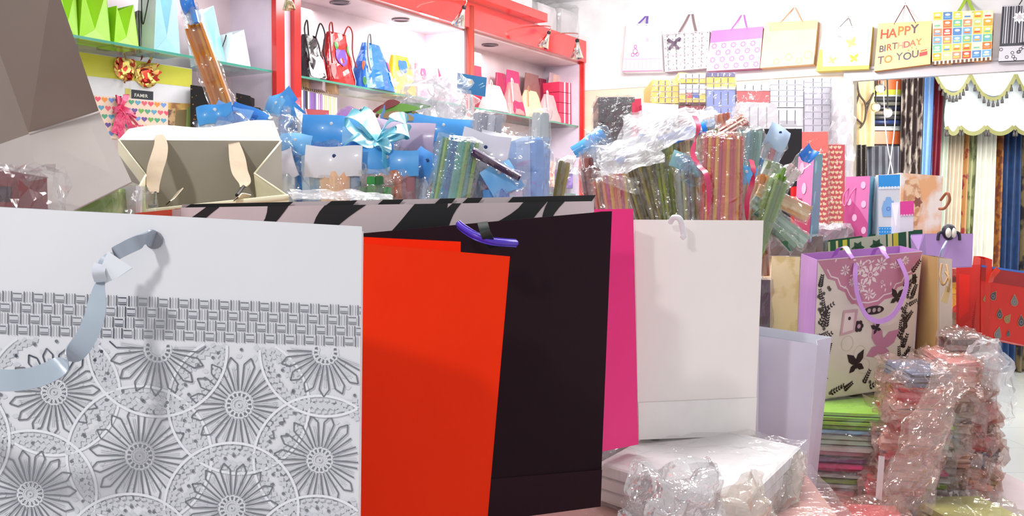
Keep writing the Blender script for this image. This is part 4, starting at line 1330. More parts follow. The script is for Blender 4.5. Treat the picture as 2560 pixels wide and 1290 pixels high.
# ================================================================ FOREGROUND: SILVER PATTERN BAG
FOIL = mat('dark silver foil print', (150, 152, 158), .17, 1.0, bump=.12, bscale=14)
FOILP = mat('pearl foil print', (212, 213, 218), .35, bump=.05)
WB = mat('white pearl paper', (228, 228, 231), .38, c2=(220, 220, 223), scale=3, bump=.25, bscale=7, coat=.15)
d0, d1 = .60, .655
b = Bag('gift_bag', 'large white gift bag with silver woven band, rosette print and grey ribbon, nearest', [(-860, 470, d0), (905, 566, d1), (888, 1900, d1), (-900, 1960, d0)], .14, WB, inner=WHITEP)
W, H = b.W, b.H

# working coordinates: metres from the right edge / the top edge
X = lambda px: 1 - (905 - px) / 1780.0
def V(px, py):                                  # share of height at image point
    lo, hi = -.2, 1.2
    for _ in range(30):
        md = (lo + hi) / 2
        p = b.M @ b.F(X(px), md) - EYE
        y = CY - F_PX * p.dot(UPV) / p.dot(FWD)
        if y > py: lo = md
        else: hi = md
    return md
vt, vb = V(500, 748), V(500, 855)
rows = 4
rh = (vt - vb) / rows
pw = 56 / 1780.0
for r_ in range(rows):
    v0 = vt - (r_ + 1) * rh
    for i in range(-6, 18):
        u = X(30 + i * 53.5 - (r_ % 2) * 26 - r_ * 4)
        if u > 1.02 or u < .2: continue
        for k in (0, 1.3, 2.7, 4):
            b.strip(u - .006 + k * .003, v0 + rh * .02, u - .006 + k * .003, v0 + rh * 1.0, 0.0003 if k not in (0, 4) else .0007, FOIL, .0006)
        for k, (vv, ww) in enumerate(((.2, .0006), (.8, .0006), (.36, .0004))):
            b.strip(min(u + .0085, 1), v0 + rh * vv, min(u + .0205, 1), v0 + rh * vv, ww, FOIL, .0007)
        b.strip(min(u + .0085, 1), v0 + rh * .5, min(u + .0205, 1), v0 + rh * .5, .0038, FOILP, .0005)
def rosette(px, py, rp, oo=0.0):
    u, v = X(px), V(px, py)
    r = rp / 1780.0
    k = W / H
    if u - r > 1: return
    vcap = vb - rh * .15
    def st(r0, a0, r1, a1, wd_, m, o=.0006):
        x0, y0, x1, y1 = u + r0 * math.cos(a0), v + k * r0 * math.sin(a0), u + r1 * math.cos(a1), v + k * r1 * math.sin(a1)
        if max(y0, y1) > vcap or max(x0, x1) > 1: return
        b.strip(x0, y0, x1, y1, wd_, m, o + oo)
    nP = 15
    for i in range(nP):
        a = 2 * math.pi * i / nP + .08
        da = math.pi / nP
        for sgn in (-1, 1):
            st(r * .3, a + sgn * da * .45, r * .84, a + sgn * da * .62, .0009, FOIL)
            st(r * .84, a + sgn * da * .62, r * .99, a, .0009, FOIL)
            st(r * .3, a + sgn * da * .22, r * .78, a + sgn * da * .12, .0005, FOILP)
        if v + k * r * 1.1 * math.sin(a) < vcap and u + r * 1.12 * math.cos(a) < 1:
            b.disc(u + r * 1.14 * math.cos(a + da), v + k * r * 1.14 * math.sin(a + da), .0026, FOIL, .0007, 8) if v + k * r * 1.16 * math.sin(a + da) < vcap and u + r * 1.16 * math.cos(a + da) < 1 else None
        a2 = a + da
        if v + k * r * .27 * math.sin(a2) < vcap and u + r * .25 * math.cos(a2) < .995:
            b.disc(u + r * .215 * math.cos(a2), v + k * r * .215 * math.sin(a2), .0022, FOIL, .0008, 8)
            b.ring(u + r * .215 * math.cos(a2), v + k * r * .215 * math.sin(a2), .0048, .0012, WHITEP, .0009, 10)
    if v + k * r * .3 < vcap and u + r * .3 < 1:
        b.ring(u, v, r * .15, r * .05, FOILP, .0006, 24); b.disc(u, v, r * .06, FOILP, .0006, 16); b.disc(u, v, .0012, FOIL, .0009, 6)
    # pale ring with little dashes
    n = 60
    for i in range(n):
        a = 2 * math.pi * i / n
        for rr, da2 in ((1.2, .03), (1.3, -.03)):
            st(r * rr, a, r * (rr + .06), a + .04 + da2, .0028, FOILP, .00055)
    for i in range(72):
        st(r * 1.42, 2 * math.pi * i / 72, r * 1.42, 2 * math.pi * (i + 1) / 72, .0016, WHITEP, .0006)
for ri, (px, py, rp) in enumerate(((100, 980, 118), (322, 1140, 132), (580, 1012, 132), (364, 872, 128), (45, 1235, 118), (798, 1150, 125), (810, 880, 125), (565, 1270, 125), (790, 1400, 125), (300, 1400, 125), (-180, 1100, 120))):
    rosette(px, py, rp, ri * 4e-5)
mp_b = mat('pale filigree pearl', (216, 217, 222), .35)
rnd = random.Random(21)
for i in range(34):
    for j in range(26):
        u = .34 + .0195 * (i + .3 * rnd.random() + .5 * (j % 2)); v = (vb - rh * .3) * (j + .3 + .3 * rnd.random()) / 26
        if u < .99: b.leaf(u, v, .009 + rnd.random() * .003, rnd.random() * 6.28, mp_b, .0003, .6)
# ribbon
RIB = mat('grey satin ribbon', (172, 184, 196), .28, c2=(150, 160, 172), scale=5, bump=.1)
def near(px, py, out):
    """point out metres in front of the bag face"""
    d = d0 + (d1 - d0) * X(px)
    return P(px, py, d - out)
mb = MB()
mb.ribbon([near(384, 598, .001), near(372, 592, .008), near(352, 602, .014), near(310, 622, .018), near(280, 640, .02), near(262, 660, .022), near(258, 690, .024)],
          lambda u: .010 - .003 * u, RIB, side=lambda u: Vector((.35 + u * .5, .3, 1 - u * .7)), steps=6)
mb.build('ribbon_end', b.root, b.M)
mb = MB()
mb.ribbon([near(300, 650, .026), near(280, 672, .03), near(262, 690, .03), near(250, 705, .027)], lambda u: .004 + .013 * (1 - u), M((232, 236, 242), .3), side=(.8, .2, -.5), steps=6)
mb.ribbon([near(250, 662, .03), near(246, 680, .034), near(252, 702, .03)], .007, M((222, 226, 234), .3), side=(.8, .4, -.2), steps=6)
mb.build('knot', b.root, b.M)
mb = MB()
mb.ribbon([near(256, 692, .026), near(248, 720, .03), near(243, 755, .034), near(234, 800, .038), near(205, 860, .042), near(150, 915, .046), (near(80, 945, .05)), near(-10, 950, .054), near(-140, 930, .056), near(-300, 860, .05), near(-420, 740, .03), near(-470, 600, .002)],
          lambda u: .003 + .006 * min(1, u * 5) + .003 * min(1, u * 2.5), RIB, side=lambda u: Vector((.9 - u * .8, .4, .25 + u * .8)), steps=10)
mb.build('handle', b.root, b.M)
mb = MB()
mb.lathe(near(386, 600, .0008), FWD * -1, [(0, 0), (.0055, 0), (.0055, .0012), (0, .0014)], M((150, 152, 160), .3), 16)
mb.build('eyelet', b.root, b.M)
b.done()

# ---------------------------------------------------------------- orange, black, pink, zebra, white, cream bags
ORG = mat('orange red paper', (244, 50, 4), .7, c2=(240, 46, 2), bump=.08, spec=.15)
b = Bag('gift_bag', 'plain orange red paper bag in front of the black bag', [(700, 590, .86), (1275, 641, .95), (1216, 1330, .95), (690, 1400, .86)], .07, ORG, back_up=.0, pinch=.3); b.done()
b = Bag('gift_bag', 'second orange red paper bag whose stepped top edge shows behind the front one', [(700, 582, .96), (1152, 604, 1.02), (1140, 1340, 1.02), (690, 1350, .96)], .012, ORG, pinch=.2); b.done()
PUR = mat('dark plum paper', (38, 20, 28), .7, c2=(34, 18, 26), bump=.06, spec=.15)
b = Bag('gift_bag', 'tall matte black plum paper bag with folded base and dark ribbon', [(690, 604, 1.04), (1530, 528, 1.24), (1500, 1266, 1.24), (720, 1370, 1.04)], .03, PUR, foldline=.13, side=PUR)
b.poly([(0, .0), (1, .0), (1, .125), (0, .17)], mat('plum base flap', (46, 25, 34), .7, spec=.15), .0012)
mb = MB()
mb.ribbon([P(1206, 556, 1.1), P(1213, 580, 1.09), P(1222, 600, 1.1), P(1236, 618, 1.13)], .011, M((30, 44, 38), .4), side=(1, .1, .1)); mb.build('handle', b.root, b.M)
b.done()
mb = MB()
b2 = [P(1146, 560, 1.12), P(1160, 572, 1.11), P(1190, 590, 1.1), P(1225, 602, 1.1), P(1260, 606, 1.11), P(1290, 608, 1.13)]
mb.ribbon(b2, .009, M((84, 52, 206), .35), side=(0, .2, 1))
mb.tube(b2, .0035, M((84, 52, 206), .35), 8)
tag(mb.build('ribbon_band'), 'bright violet ribbon lying across the rim of the black bag', 'ribbon')

ZW, ZK = mat('white zebra ground', (226, 208, 210), .4), mat('black zebra stripe', (18, 16, 18), .4)
b = Bag('gift_bag', 'wide zebra striped gift bag behind the black and white bags', [(452, 519, 1.09), (1484, 503, 1.34), (1470, 1150, 1.34), (470, 1250, 1.09)], .06, ZW, inner=ZK, pinch=.2)
for (u0, u1, w0) in ((-.02, .06, .055), (.12, .2, .05), (.235, .36, .07), (.45, .56, .07), (.55, .63, .03), (.69, .82, .13), (.86, .9, .045)):
    pts = []
    n = 14
    L_, Rr = [], []
    for i in range(n + 1):
        t = i / n
        v = .7 + .3 * t
        c = u0 - .12 + (u1 - u0 + .12) * t ** .8 + .012 * math.sin(t * 7 + u0 * 20)
        hw = w0 * (.5 + .25 * math.sin(t * 5 + u0 * 9))
        L_.append((c - hw, v)); Rr.append((c + hw, v))
    b.poly(L_ + Rr[::-1], ZK, .0006)
# upper hem of the far side, also zebra
mb = MB()
def bk_(u, y): return P(455 + u * 1030, y, 1.15 + .25 * u)
def hemtop(u): return 511 - 23 * u
q = [bk_(0, hemtop(0)), bk_(1, hemtop(1)), bk_(1, 530), bk_(0, 540)]
mb.sheet((q[3], q[2], q[1], q[0]), ZW, ZK, .001)
for (u0, u1) in ((-.0, .215), (.3, .36), (.42, .47), (.56, .6), (.63, .67), (.75, .985)):
    n = 8
    def f(u, t):
        p = q[0].lerp(q[1], u).lerp(q[3].lerp(q[2], u), t)
        return p + Vector((0, -.004, 0))
    ua, ub = u0, u1
    mb.face([f(ua + .02, 0), f(ub + .02, 0), f(ub, .6), f(ub - .02, 1), f(ua - .02, 1), f(ua, .5)], ZK)
mb.build('far_rim', b.root, b.M)
b.done()
b = Bag('gift_bag', 'orange red bag showing only a strip left of the zebra bag', [(335, 533, 1.12), (455, 521, 1.14), (450, 1000, 1.14), (340, 1000, 1.12)], .03, M((236, 84, 50), .4)); b.done()

b = Bag('gift_bag', 'hot pink paper bag between the black and the white bag', [(1380, 524, 1.5), (1583, 522, 1.55), (1596, 1111, 1.55), (1400, 1150, 1.36)], .02, mat('hot pink paper', (248, 60, 138), .6, c2=(244, 56, 132), bump=.05, spec=.2)); b.done()
WC = mat('warm white paper', (248, 244, 238), .5, c2=(246, 241, 235), bump=.06)
b = Bag('gift_bag', 'plain white paper bag with folded base and white rope knot at its rim', [(1588, 549, 1.62), (1909, 551, 1.72), (1887, 1088, 1.72), (1596, 1099, 1.62)], .09, WC)
b.poly([(0, 0), (1, 0), (1, .175), (0, .168)], mat('white base flap', (252, 250, 246), .5), .0014)
mb = MB()
mb.tube([P(1676, 556, 1.63), P(1684, 544, 1.62), P(1698, 546, 1.615), P(1704, 560, 1.62), P(1709, 590, 1.63)], .0045, WHITEP, 8)
mb.lathe(P(1708, 592, 1.625), (0, 0, 1), [(0, -.006), (.006, 0), (0, .007)], WHITEP, 10)
b.wpart('handle', mb)
b.done()
LW = mat('lilac white paper', (222, 218, 236), .5, bump=.05)
b = Bag('gift_bag', 'lilac white paper bag standing lower behind the plain white one', [(1830, 830, 1.92), (2044, 862, 1.86), (1997, 1310, 1.86), (1838, 1290, 1.92)], .1, LW, inner=M((240, 240, 250)), back_up=.01)
b.done()

# cream bag looking into its mouth
PC = lambda x, y, d: P(x, y, d * 1.12)
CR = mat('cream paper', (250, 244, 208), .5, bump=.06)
CRI = mat('shaded cream inside', (172, 164, 148), .6)  # shade inside the mouth is put into the colour, grey instead of cream
ctr = PC(500, 520, 1.2)
org = Vector((ctr.x, ctr.y, .73))
Mx = Matrix.Translation(org)
rt = empty('gift_bag', Mx, 'open cream gift bag with satin ribbon handles hanging inside its mouth', 'gift bag')
nl, nr = PC(312, 531, 1.13), PC(722, 492, 1.16)
kl, kr = PC(364, 438, 1.2), PC(636, 434, 1.25)
fl, fr = PC(296, 350, 1.27), PC(703, 352, 1.33)
f2l, f2r = PC(322, 322, 1.295), PC(684, 304, 1.345)
dn = Vector((0, .03, -.585))
mb = MB()
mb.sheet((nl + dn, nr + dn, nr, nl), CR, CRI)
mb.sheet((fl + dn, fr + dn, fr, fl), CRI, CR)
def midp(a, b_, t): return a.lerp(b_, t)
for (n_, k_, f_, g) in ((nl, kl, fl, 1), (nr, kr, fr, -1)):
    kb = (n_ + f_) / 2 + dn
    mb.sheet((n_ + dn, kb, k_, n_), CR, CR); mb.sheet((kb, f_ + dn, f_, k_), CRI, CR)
mb.sheet((nl + dn, fl + dn, fr + dn, nr + dn), CR)
# rolled near rim
mb.tube([nl + Vector((0, -.001, -.002)), nl.lerp(nr, .5) + Vector((0, 0, -.001)), nr + Vector((0, -.001, 0))], .0035, CR, 8)
mb.tube([kl, nl], .0014, CR, 6); mb.tube([kr, nr], .0014, CR, 6)
mb.tube([kl, fl], .0014, CR, 6); mb.tube([kr, fr], .0014, CR, 6)
mb.build('body', rt, Mx)
mb = MB()
mb.sheet((fl, fr, f2r, PC(620, 300, 1.35)), CR, CR) if False else None
n = 14
def hem(u, v):
    a = fl.lerp(fr, u) ; c = f2l.lerp(f2r, u)
    return a.lerp(c, v) + Vector((0, 0, .0035 * math.sin(u * 9) * v))
mb.grid(hem, 16, 3, mat('lit inner fold', (255, 255, 250), .5)); mb.grid(lambda u, v: hem(u, v) + Vector((0, .001, -.001)), 16, 3, CR)  # hem whiter than the cream paper: the light on it is painted in
mb.build('turned_hem', rt, Mx)
SAT = mat('champagne satin', (236, 214, 184), .3, bump=.15)
for pts in (([(398, 338, 1.29), (402, 362, 1.26), (397, 392, 1.235), (388, 424, 1.22), (383, 462, 1.2), (389, 484, 1.18)]), ([(580, 340, 1.33), (588, 372, 1.3), (594, 400, 1.28), (600, 430, 1.26), (612, 455, 1.24), (608, 468, 1.22)])):
    mb = MB()
    mb.ribbon([PC(*p) for p in pts], lambda u: .009 + .013 * math.sin(math.pi * min(1, u * 1.05)) ** .8, SAT, side=(1, .2, .15))
    mb.build('handle', rt, Mx)
for pts in ([(389, 482, 1.18), (388, 505, 1.15), (387, 514, 1.14), (372, 515, 1.135)], [(609, 466, 1.22), (600, 478, 1.19), (592, 488, 1.16)]):
    mb = MB(); mb.tube([PC(*p) for p in pts], .0022, BLACKC, 6); mb.build('cord_tip', rt, Mx)
for (x, y) in ((430, 500), (600, 490)):
    mb = MB(); mb.ribbon([PC(x - 10, y + 8, 1.14), PC(x, y, 1.15), PC(x + 22, y - 26 if x < 500 else y + 4, 1.17)], .009, SAT, side=(.7, .3, .7)); mb.build('bow_tail', rt, Mx)

# ---------------------------------------------------------------- taupe box bag leaning at the left
TP_SHADE = mat('taupe paper', (152, 138, 126), .6, bump=.1, bscale=12)  # darkened paper: shade of the upper panels is put into the colour
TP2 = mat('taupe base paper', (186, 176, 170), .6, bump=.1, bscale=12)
P3 = lambda x, y, d: P(x, y, d)
a0_, a1_, a2_, a3_ = P(-70, -60, .84), P(132, -60, .88), P(248, 280, .98), P(72, 335, .92)
b1_, b2_ = P(330, 456, .93), P(118, 560, .86)
c0_, c1_, c2_ = P(-320, -40, .98), P(-170, 420, 1.02), P(-150, 640, .96)
org = Vector((P(150, 560, .9).x, .9, TZ))
Mx = Matrix.Translation(org)
rt = empty('carton_bag', Mx, 'large taupe paper bag tilted over at the left, base flap towards us', 'gift bag')
mb = MB()
mb.sheet((a3_, a2_, a1_, a0_), TP_SHADE); mb.sheet((c1_, a3_, a0_, c0_), TP_SHADE)
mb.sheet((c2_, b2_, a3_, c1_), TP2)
bk = Vector((-.16, .2, .03))
mb.sheet((a2_, a2_ + bk, a1_ + bk, a1_), TP_SHADE); mb.sheet((c0_ + bk, a1_ + bk, a2_ + bk, c1_ + bk), TP_SHADE)
mb.build('body', rt, Mx)
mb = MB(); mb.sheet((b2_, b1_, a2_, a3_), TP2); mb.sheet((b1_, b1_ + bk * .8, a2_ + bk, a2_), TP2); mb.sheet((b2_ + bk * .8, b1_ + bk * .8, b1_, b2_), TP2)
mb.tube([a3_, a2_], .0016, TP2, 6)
mb.build('base_flap', rt, Mx)
# what lies below it
pack('wrapped_bundle', 'dark red wrapped pack at the left edge behind the silver pattern bag', [(-120, 420, .78), (28, 428, .78), (34, 620, .78), (-120, 620, .78)], .06, M((120, 40, 44), .3), amp=.012, seed=41, stripes=[(.6, .8, M((60, 30, 40)))], wrap=CELLO)
pack('wrapped_bundle', 'leaf green wrapped pack below the taupe bag', [(190, 484, 1.12), (296, 470, 1.12), (310, 640, 1.12), (170, 640, 1.12)], .08, mat('leaf print', (110, 150, 50), .4, c2=(200, 220, 150), scale=26, sharp=(.4, .6)), amp=.006, seed=42)
pack('wrapped_bundle', 'white wrapped pack between the green pack and the cream bag', [(284, 470, 1.14), (340, 464, 1.14), (338, 640, 1.14), (286, 640, 1.14)], .02, WHITEP, amp=.004, seed=43)

# ================================================================ CELLOPHANE PACKETS AND ROLLED WRAPPING SHEETS
def packet(label, p0, p1, w_, th, cols, header=None, film_=CELLO2, seed=0, group=None, point=0.0, tie=None, hsize=(.05, .035), flare=0.0, name='wrapping_paper_roll', cat='wrapping paper', hrot=0.0, rough=.3, mets=0.0, w0=None):
    """bundle of long folded sheets in a clear sleeve, from p0 (foot) to p1 (tip); optional punched header card"""
    a, b_ = P(*p0), P(*p1)
    zax = (b_ - a); L = zax.length
    x = zax.cross(FWD).normalized()
    if x.x < 0: x = -x
    Mx = frame(a, x, zax)
    rt = empty(name, Mx, label, cat, group)
    rnd = random.Random(seed)
    mb = MB()
    n = len(cols)
    w0 = w0 or w_ * .8
    for i, c_ in enumerate(cols):
        u = (i + .5) / n * 2 - 1
        rd = math.sqrt(max(0.1, 1 - u * u * .75))
        yo = -th / 2 * rd + rnd.uniform(-.002, .002)
        hw = w_ / n / 2 * 1.04
        tip = L * (1 - point * abs(u) - .012 * rnd.random())
        m = M(c_, rough, coat=.3) if not mets else mat('metallic sheet %d %d %d' % c_, c_, .3, mets, scale=40, stretch=(1, 1, .1))
        xc = u * w_ / 2; xc0 = u * w0 / 2
        pts = []
        for z, s_ in ((0, 0), (L * .5, .5), (tip - L * .02, 1), (tip, 1)):
            cx_ = xc0 + (xc - xc0) * (z / L)
            hh = hw * (w0 / w_ + (1 - w0 / w_) * z / L)
            e = .75 if z == tip else 1
            pts.append([(cx_ - hh * e, yo, z), (cx_, yo - .0035, z), (cx_ + hh * e, yo, z), (cx_ + hh * e, -yo, z), (cx_ - hh * e, -yo, z)])
        vs = [p for r_ in pts for p in r_]
        fs = [(j * 5 + k, j * 5 + (k + 1) % 5, (j + 1) * 5 + (k + 1) % 5, (j + 1) * 5 + k) for j in range(3) for k in range(5)]
        fs += [(4, 3, 2, 1, 0), (15, 16, 17, 18, 19)]
        mb.mesh(vs, fs, m)
    mb.build('folded_sheets', rt)
    off = Vector((seed * 2.3, seed, seed * .7))
    Ls = L * 1.03 + (hsize[1] if header else 0) * .2 + flare * .5
    def fs_(u, v):
        t = 2 * math.pi * u
        z = v * Ls
        ww = (w0 + (w_ - w0) * v) / 2 * 1.12 + .003
        tt = th / 2 * 1.25 + .003
        if z > L * (1 - point * .6): tt *= .35; ww *= 1 - .25 * (point > 0)
        if flare and v > .8: ww *= 1 + (v - .8) * flare * 12; tt *= 1 + (v - .8) * flare * 16
        p = Vector((math.cos(t) * ww, math.sin(t) * tt, z))
        return p + noise.noise_vector(p * 40 + off) * .006 + noise.noise_vector(p * 90 + off) * .003
    if film_:
        mb = MB(); mb.grid(fs_, 18, 20, film_, False); mb.build('clear_sleeve', rt)
    if header:
        hw, hh = hsize
        mb = MB()
        m = BLUEV[seed % 4] if header is BLUEC else header
        Rm = Matrix.Rotation(hrot, 4, 'Y')
        def hp(x_, z_, y_=-th * .5 - .004): return Vector((0, 0, L + hh * .3)) + (Rm @ Vector((x_, y_, z_)))
        q = [hp(-hw / 2, -hh / 2), hp(hw / 2, -hh / 2), hp(hw / 2 * 1.02, hh / 2 * .9, -th * .5), hp(-hw / 2, hh / 2, -th * .5)]
        cv = rnd.uniform(.15, .5) * hh; tw = rnd.uniform(-.4, .4) * hh
        def hg(u, v, o=0):
            p = q[0].lerp(q[1], u).lerp(q[3].lerp(q[2], u), v)
            return p + Vector((0, o + cv * ((v - .5) ** 2 * 2 - .3) + tw * (u - .5) * (v - .2) + .003 * math.sin(u * 7 + seed), .002 * math.sin(u * 5 + seed * 2)))
        mb.grid(hg, 8, 6, m); mb.grid(lambda u, v: hg(u, v, .0012), 8, 6, m)
        mb.grid(lambda u, v: hg(u, v * .8, .005), 8, 6, m)
        dk = M((40, 60, 120)) if m not in BLUEV else M((220, 230, 240))
        mb.lathe(hg(.5, .7, -.0004), (0, -1, 0), [(0, 0), (.003, 0), (.003, .0003), (0, .0003)], dk, 10)
        mb.build('header_card', rt)
    if tie:
        mb = MB()
        z = L * .55
        mb.ribbon([Vector((math.cos(t) * (w_ / 2 + .005), math.sin(t) * (th / 2 + .006), z + .006 * math.sin(t * 2))) for t in [2 * math.pi * i / 16 for i in range(17)]], .009, tie, side=(0, 0, 1), steps=2)
        mb.build('tie_ribbon', rt)
    return rt


def crumple(label, quad, amp, film_, seed, n=16, group=None, name='cellophane_sheet', bulge=None, name2=None):
    """crumpled sheet of clear film, roughly filling the given outline, folded over on itself"""
    c = [P(*q) for q in quad]
    org = (c[2] + c[3]) / 2
    Mx = frame(org, c[2] - c[3], (c[0] + c[1]) / 2 - org)
    inv = Mx.inverted(); c = [inv @ p for p in c]
    off = Vector((seed * 5.1, seed * 1.7, seed))
    bulge = amp * 1.2 if bulge is None else bulge
    rt = empty(name, Mx, label, 'cellophane', group)
    rnd = random.Random(seed)
    for layer in range(2):
        def fn(u, v):
            p = c[3].lerp(c[2], u).lerp(c[0].lerp(c[1], u), v)
            edge = min(u, 1 - u, v, 1 - v) * 2
            o2 = off + Vector((layer * 9, 0, 0))
            k = noise.noise_vector(p * 14 + o2) * amp + noise.noise_vector(p * 38 + o2) * amp * .6 + noise.noise_vector(p * 90 + o2) * amp * .25
            return p + k + Vector((0, (-bulge if layer == 0 else bulge) * math.sin(math.pi * u) * math.sin(math.pi * min(1, v + .1)), 0))
        mb = MB()
        mb.grid(fn, n, n, film_, False)
        mb.build(['front_fold', 'back_fold'][layer], rt)
    return rt


def bin_(label, x0, x1, ytop, dn_, df, m):
    a, c = P(x0, ytop, dn_), P(x1, ytop, dn_)
    z1 = a.z
    org = Vector(((a.x + c.x) / 2, (dn_ + df) / 2, TZ))
    w_, dd, h_ = c.x - a.x, df - dn_, z1 - TZ
    rt = empty('display_bin', Matrix.Translation(org), label, 'bin')
    mb = MB()
    for (x, y, sx, sy) in ((0, -dd / 2, w_ / 2, .003), (0, dd / 2, w_ / 2, .003), (-w_ / 2, 0, .003, dd / 2), (w_ / 2, 0, .003, dd / 2)):
        mb.box((x, y, h_ / 2 + .001), (sx, 0, 0), (0, sy, 0), (0, 0, h_ / 2), m)
    mb.box((0, 0, .004), (w_ / 2, 0, 0), (0, dd / 2, 0), (0, 0, .003), m)
    mb.build('body', rt)


bin_('white cardboard bin holding the blue carded packets, behind the zebra bag', 700, 1440, 560, 1.62, 2.35, WHITEP)
bin_('white cardboard bin holding the rolled paper fan, behind the white bag', 1460, 1895, 620, 1.86, 2.5, WHITEP)

gB, gR = 'blue carded packets in the middle bin', 'rolled wrapping papers fanned out in the right bin'
OLV = [(150, 130, 50), (176, 150, 60), (130, 120, 60), (190, 170, 80)]
def cyc(base, n): return [base[i % len(base)] for i in range(n)]
YB_ = 640
# gold stick leaning at the left
packet('long amber gold roll of striped paper with blue tip, leaning behind the cream bag', (612, 420, 1.62), (480, 50, 1.62), .029, .012, [(214, 130, 24), (226, 150, 40), (190, 110, 16), (232, 170, 60), (206, 124, 24)], None, seed=1, point=.05, w0=.029, film_=CELLO)
packet('slim clear packet with blue card, tip beside the pale blue bag', (486, 60, 1.6), (474, 22, 1.6), .018, .006, [(200, 214, 236), (80, 150, 230)], BLUEC, hsize=(.02, .026), seed=2, name='carded_packet', cat='packet')
# middle bin
def mid(lab, f, t, w_, cols, header=None, **k):
    k.setdefault('group', gB)
    return packet(lab, f, t, w_, k.pop('th', .018), cols, header, name='carded_packet', cat='packet', **k)
mid('packet with blue card and blue lower print, tallest beside the red posts', (770, 560, 1.95), (722, 300, 1.95), .06, [(230, 234, 240), (100, 160, 210), (90, 150, 206), (230, 234, 240)], BLUEC, seed=3, hsize=(.05, .05), hrot=-.6)
mid('packet of white film with a leaf shaped blue card at its tip', (724, 420, 2.0), (712, 262, 2.0), .05, [(240, 240, 246), (226, 232, 242)], BLUEC, seed=4, hsize=(.045, .032), hrot=-.5)
mid('slim light blue packet behind the cream bag corner', (690, 430, 1.9), (690, 282, 1.9), .04, [(120, 180, 230), (226, 236, 246), (100, 160, 226)], BLUEC, seed=5, hsize=(.03, .035), hrot=.3)
mid('olive brown roll leaning left beside the cream bag', (786, 600, 1.8), (706, 352, 1.8), .055, cyc(OLV, 6), None, seed=6, name2=None) if False else packet('olive brown paper roll leaning left beside the cream bag', (800, 620, 1.8), (704, 372, 1.8), .05, .02, cyc(OLV, 6), None, seed=6, group=gB, w0=.05)
packet('tall olive gold paper roll in the left of the middle bin', (800, 640, 1.85), (766, 334, 1.85), .045, .02, cyc([(160, 140, 50), (130, 120, 70), (180, 160, 70)], 5), None, seed=7, group=gB)
packet('plum and olive paper roll beside the grey packet', (812, 640, 1.78), (786, 420, 1.78), .04, .018, cyc([(110, 84, 110), (150, 130, 80), (84, 74, 120)], 5), None, seed=8, group=gB)
mid('packet with turquoise blue folded card over the olive rolls', (750, 560, 1.72), (742, 388, 1.72), .05, [(90, 160, 210), (60, 140, 206), (210, 226, 236)], BLUEC, seed=9, hsize=(.055, .045), hrot=.1)
mid('white card packet with a dark hole beside the cream bag', (712, 560, 1.7), (704, 436, 1.7), .045, [(206, 216, 214), (220, 226, 226)], WHITEC, seed=10, hsize=(.05, .05), hrot=-.25)
mid('grey carded packet holding a peach flower', (845, 620, 1.62), (838, 428, 1.62), .08, [(150, 180, 210), (236, 190, 150), (244, 200, 160), (236, 180, 140), (150, 170, 200)], WHITEC, seed=11, hsize=(.088, .05), hrot=.05)
mid('blue carded packet over the white lily, left of centre', (880, 560, 1.8), (836, 352, 1.8), .1, [(60, 130, 220), (80, 150, 230), (50, 120, 210)], BLUEC, seed=12, hsize=(.1, .055), hrot=.25)
mid('bright blue carded packet in the centre of the bin', (930, 560, 1.74), (922, 372, 1.74), .09, [(190, 206, 226), (90, 160, 230), (200, 210, 226)], BLUEC, seed=13, hsize=(.085, .045), hrot=.03)
mid('blue packet with pointed star fold left of centre', (900, 560, 1.68), (862, 412, 1.68), .085, [(70, 150, 226), (40, 120, 214), (220, 230, 240)], BLUEC, seed=14, hsize=(.09, .04), hrot=-.2)
mid('packet holding green leaves under a blue card', (945, 640, 1.6), (938, 428, 1.6), .05, [(20, 120, 50), (40, 150, 60), (16, 100, 44), (50, 160, 60)], None, seed=15, point=.25, rough=.25)
mid('packet with wide blue card over pink orange paper', (982, 640, 1.64), (970, 426, 1.64), .085, [(230, 150, 160), (226, 130, 90), (214, 120, 80), (170, 110, 120)], BLUEC, seed=16, hsize=(.1, .042), hrot=.05)
mid('milky lilac carded packet with a white hole right of centre', (1030, 600, 1.76), (1008, 372, 1.76), .09, [(170, 150, 200), (150, 120, 180), (140, 110, 170)], mat('pale lilac card', (206, 188, 214), .3, coat=.4), seed=17, hsize=(.11, .06), hrot=.2)
mid('violet and plum packet beside the pink orange one', (1040, 640, 1.7), (1030, 430, 1.7), .05, [(110, 60, 130), (90, 80, 150), (70, 60, 120)], None, seed=18)
mid('pale blue carded packet at the back, right of centre', (1030, 500, 1.95), (1036, 342, 1.95), .12, [(170, 200, 240), (190, 214, 246)], mat('light blue card', (120, 176, 240), .3, coat=.4), seed=19, hsize=(.13, .05), hrot=.25)
mid('blue carded packet at the back behind the teal roll', (1100, 520, 1.9), (1108, 342, 1.9), .1, [(60, 140, 220), (120, 190, 240)], BLUEC, seed=20, hsize=(.11, .045), hrot=.05)
mid('white packet with torn blue flap left of the teal roll', (1060, 620, 1.66), (1062, 440, 1.66), .055, [(226, 232, 244), (200, 216, 240), (180, 60, 120)], mat('mid blue card', (70, 150, 226), .3, coat=.4), seed=21, hsize=(.05, .05), hrot=.6)
TL_ = [(100, 170, 180), (150, 190, 120), (90, 160, 200), (60, 130, 190), (120, 196, 190), (90, 180, 170), (150, 196, 120)]
packet('broad teal and green striped paper roll in the middle bin', (1100, 640, 1.58), (1152, 350, 1.58), .058, .03, cyc(TL_, 9), None, seed=22, group=gB, rough=.2, w0=.06)
mid('white carded packet with a navy hole, right of the teal roll', (1222, 600, 1.62), (1212, 420, 1.62), .06, [(210, 214, 236), (180, 200, 236), (220, 60, 90), (200, 206, 230)], mat('white card two', (222, 220, 236), .4, coat=.3), seed=23, hsize=(.075, .07), hrot=.25)
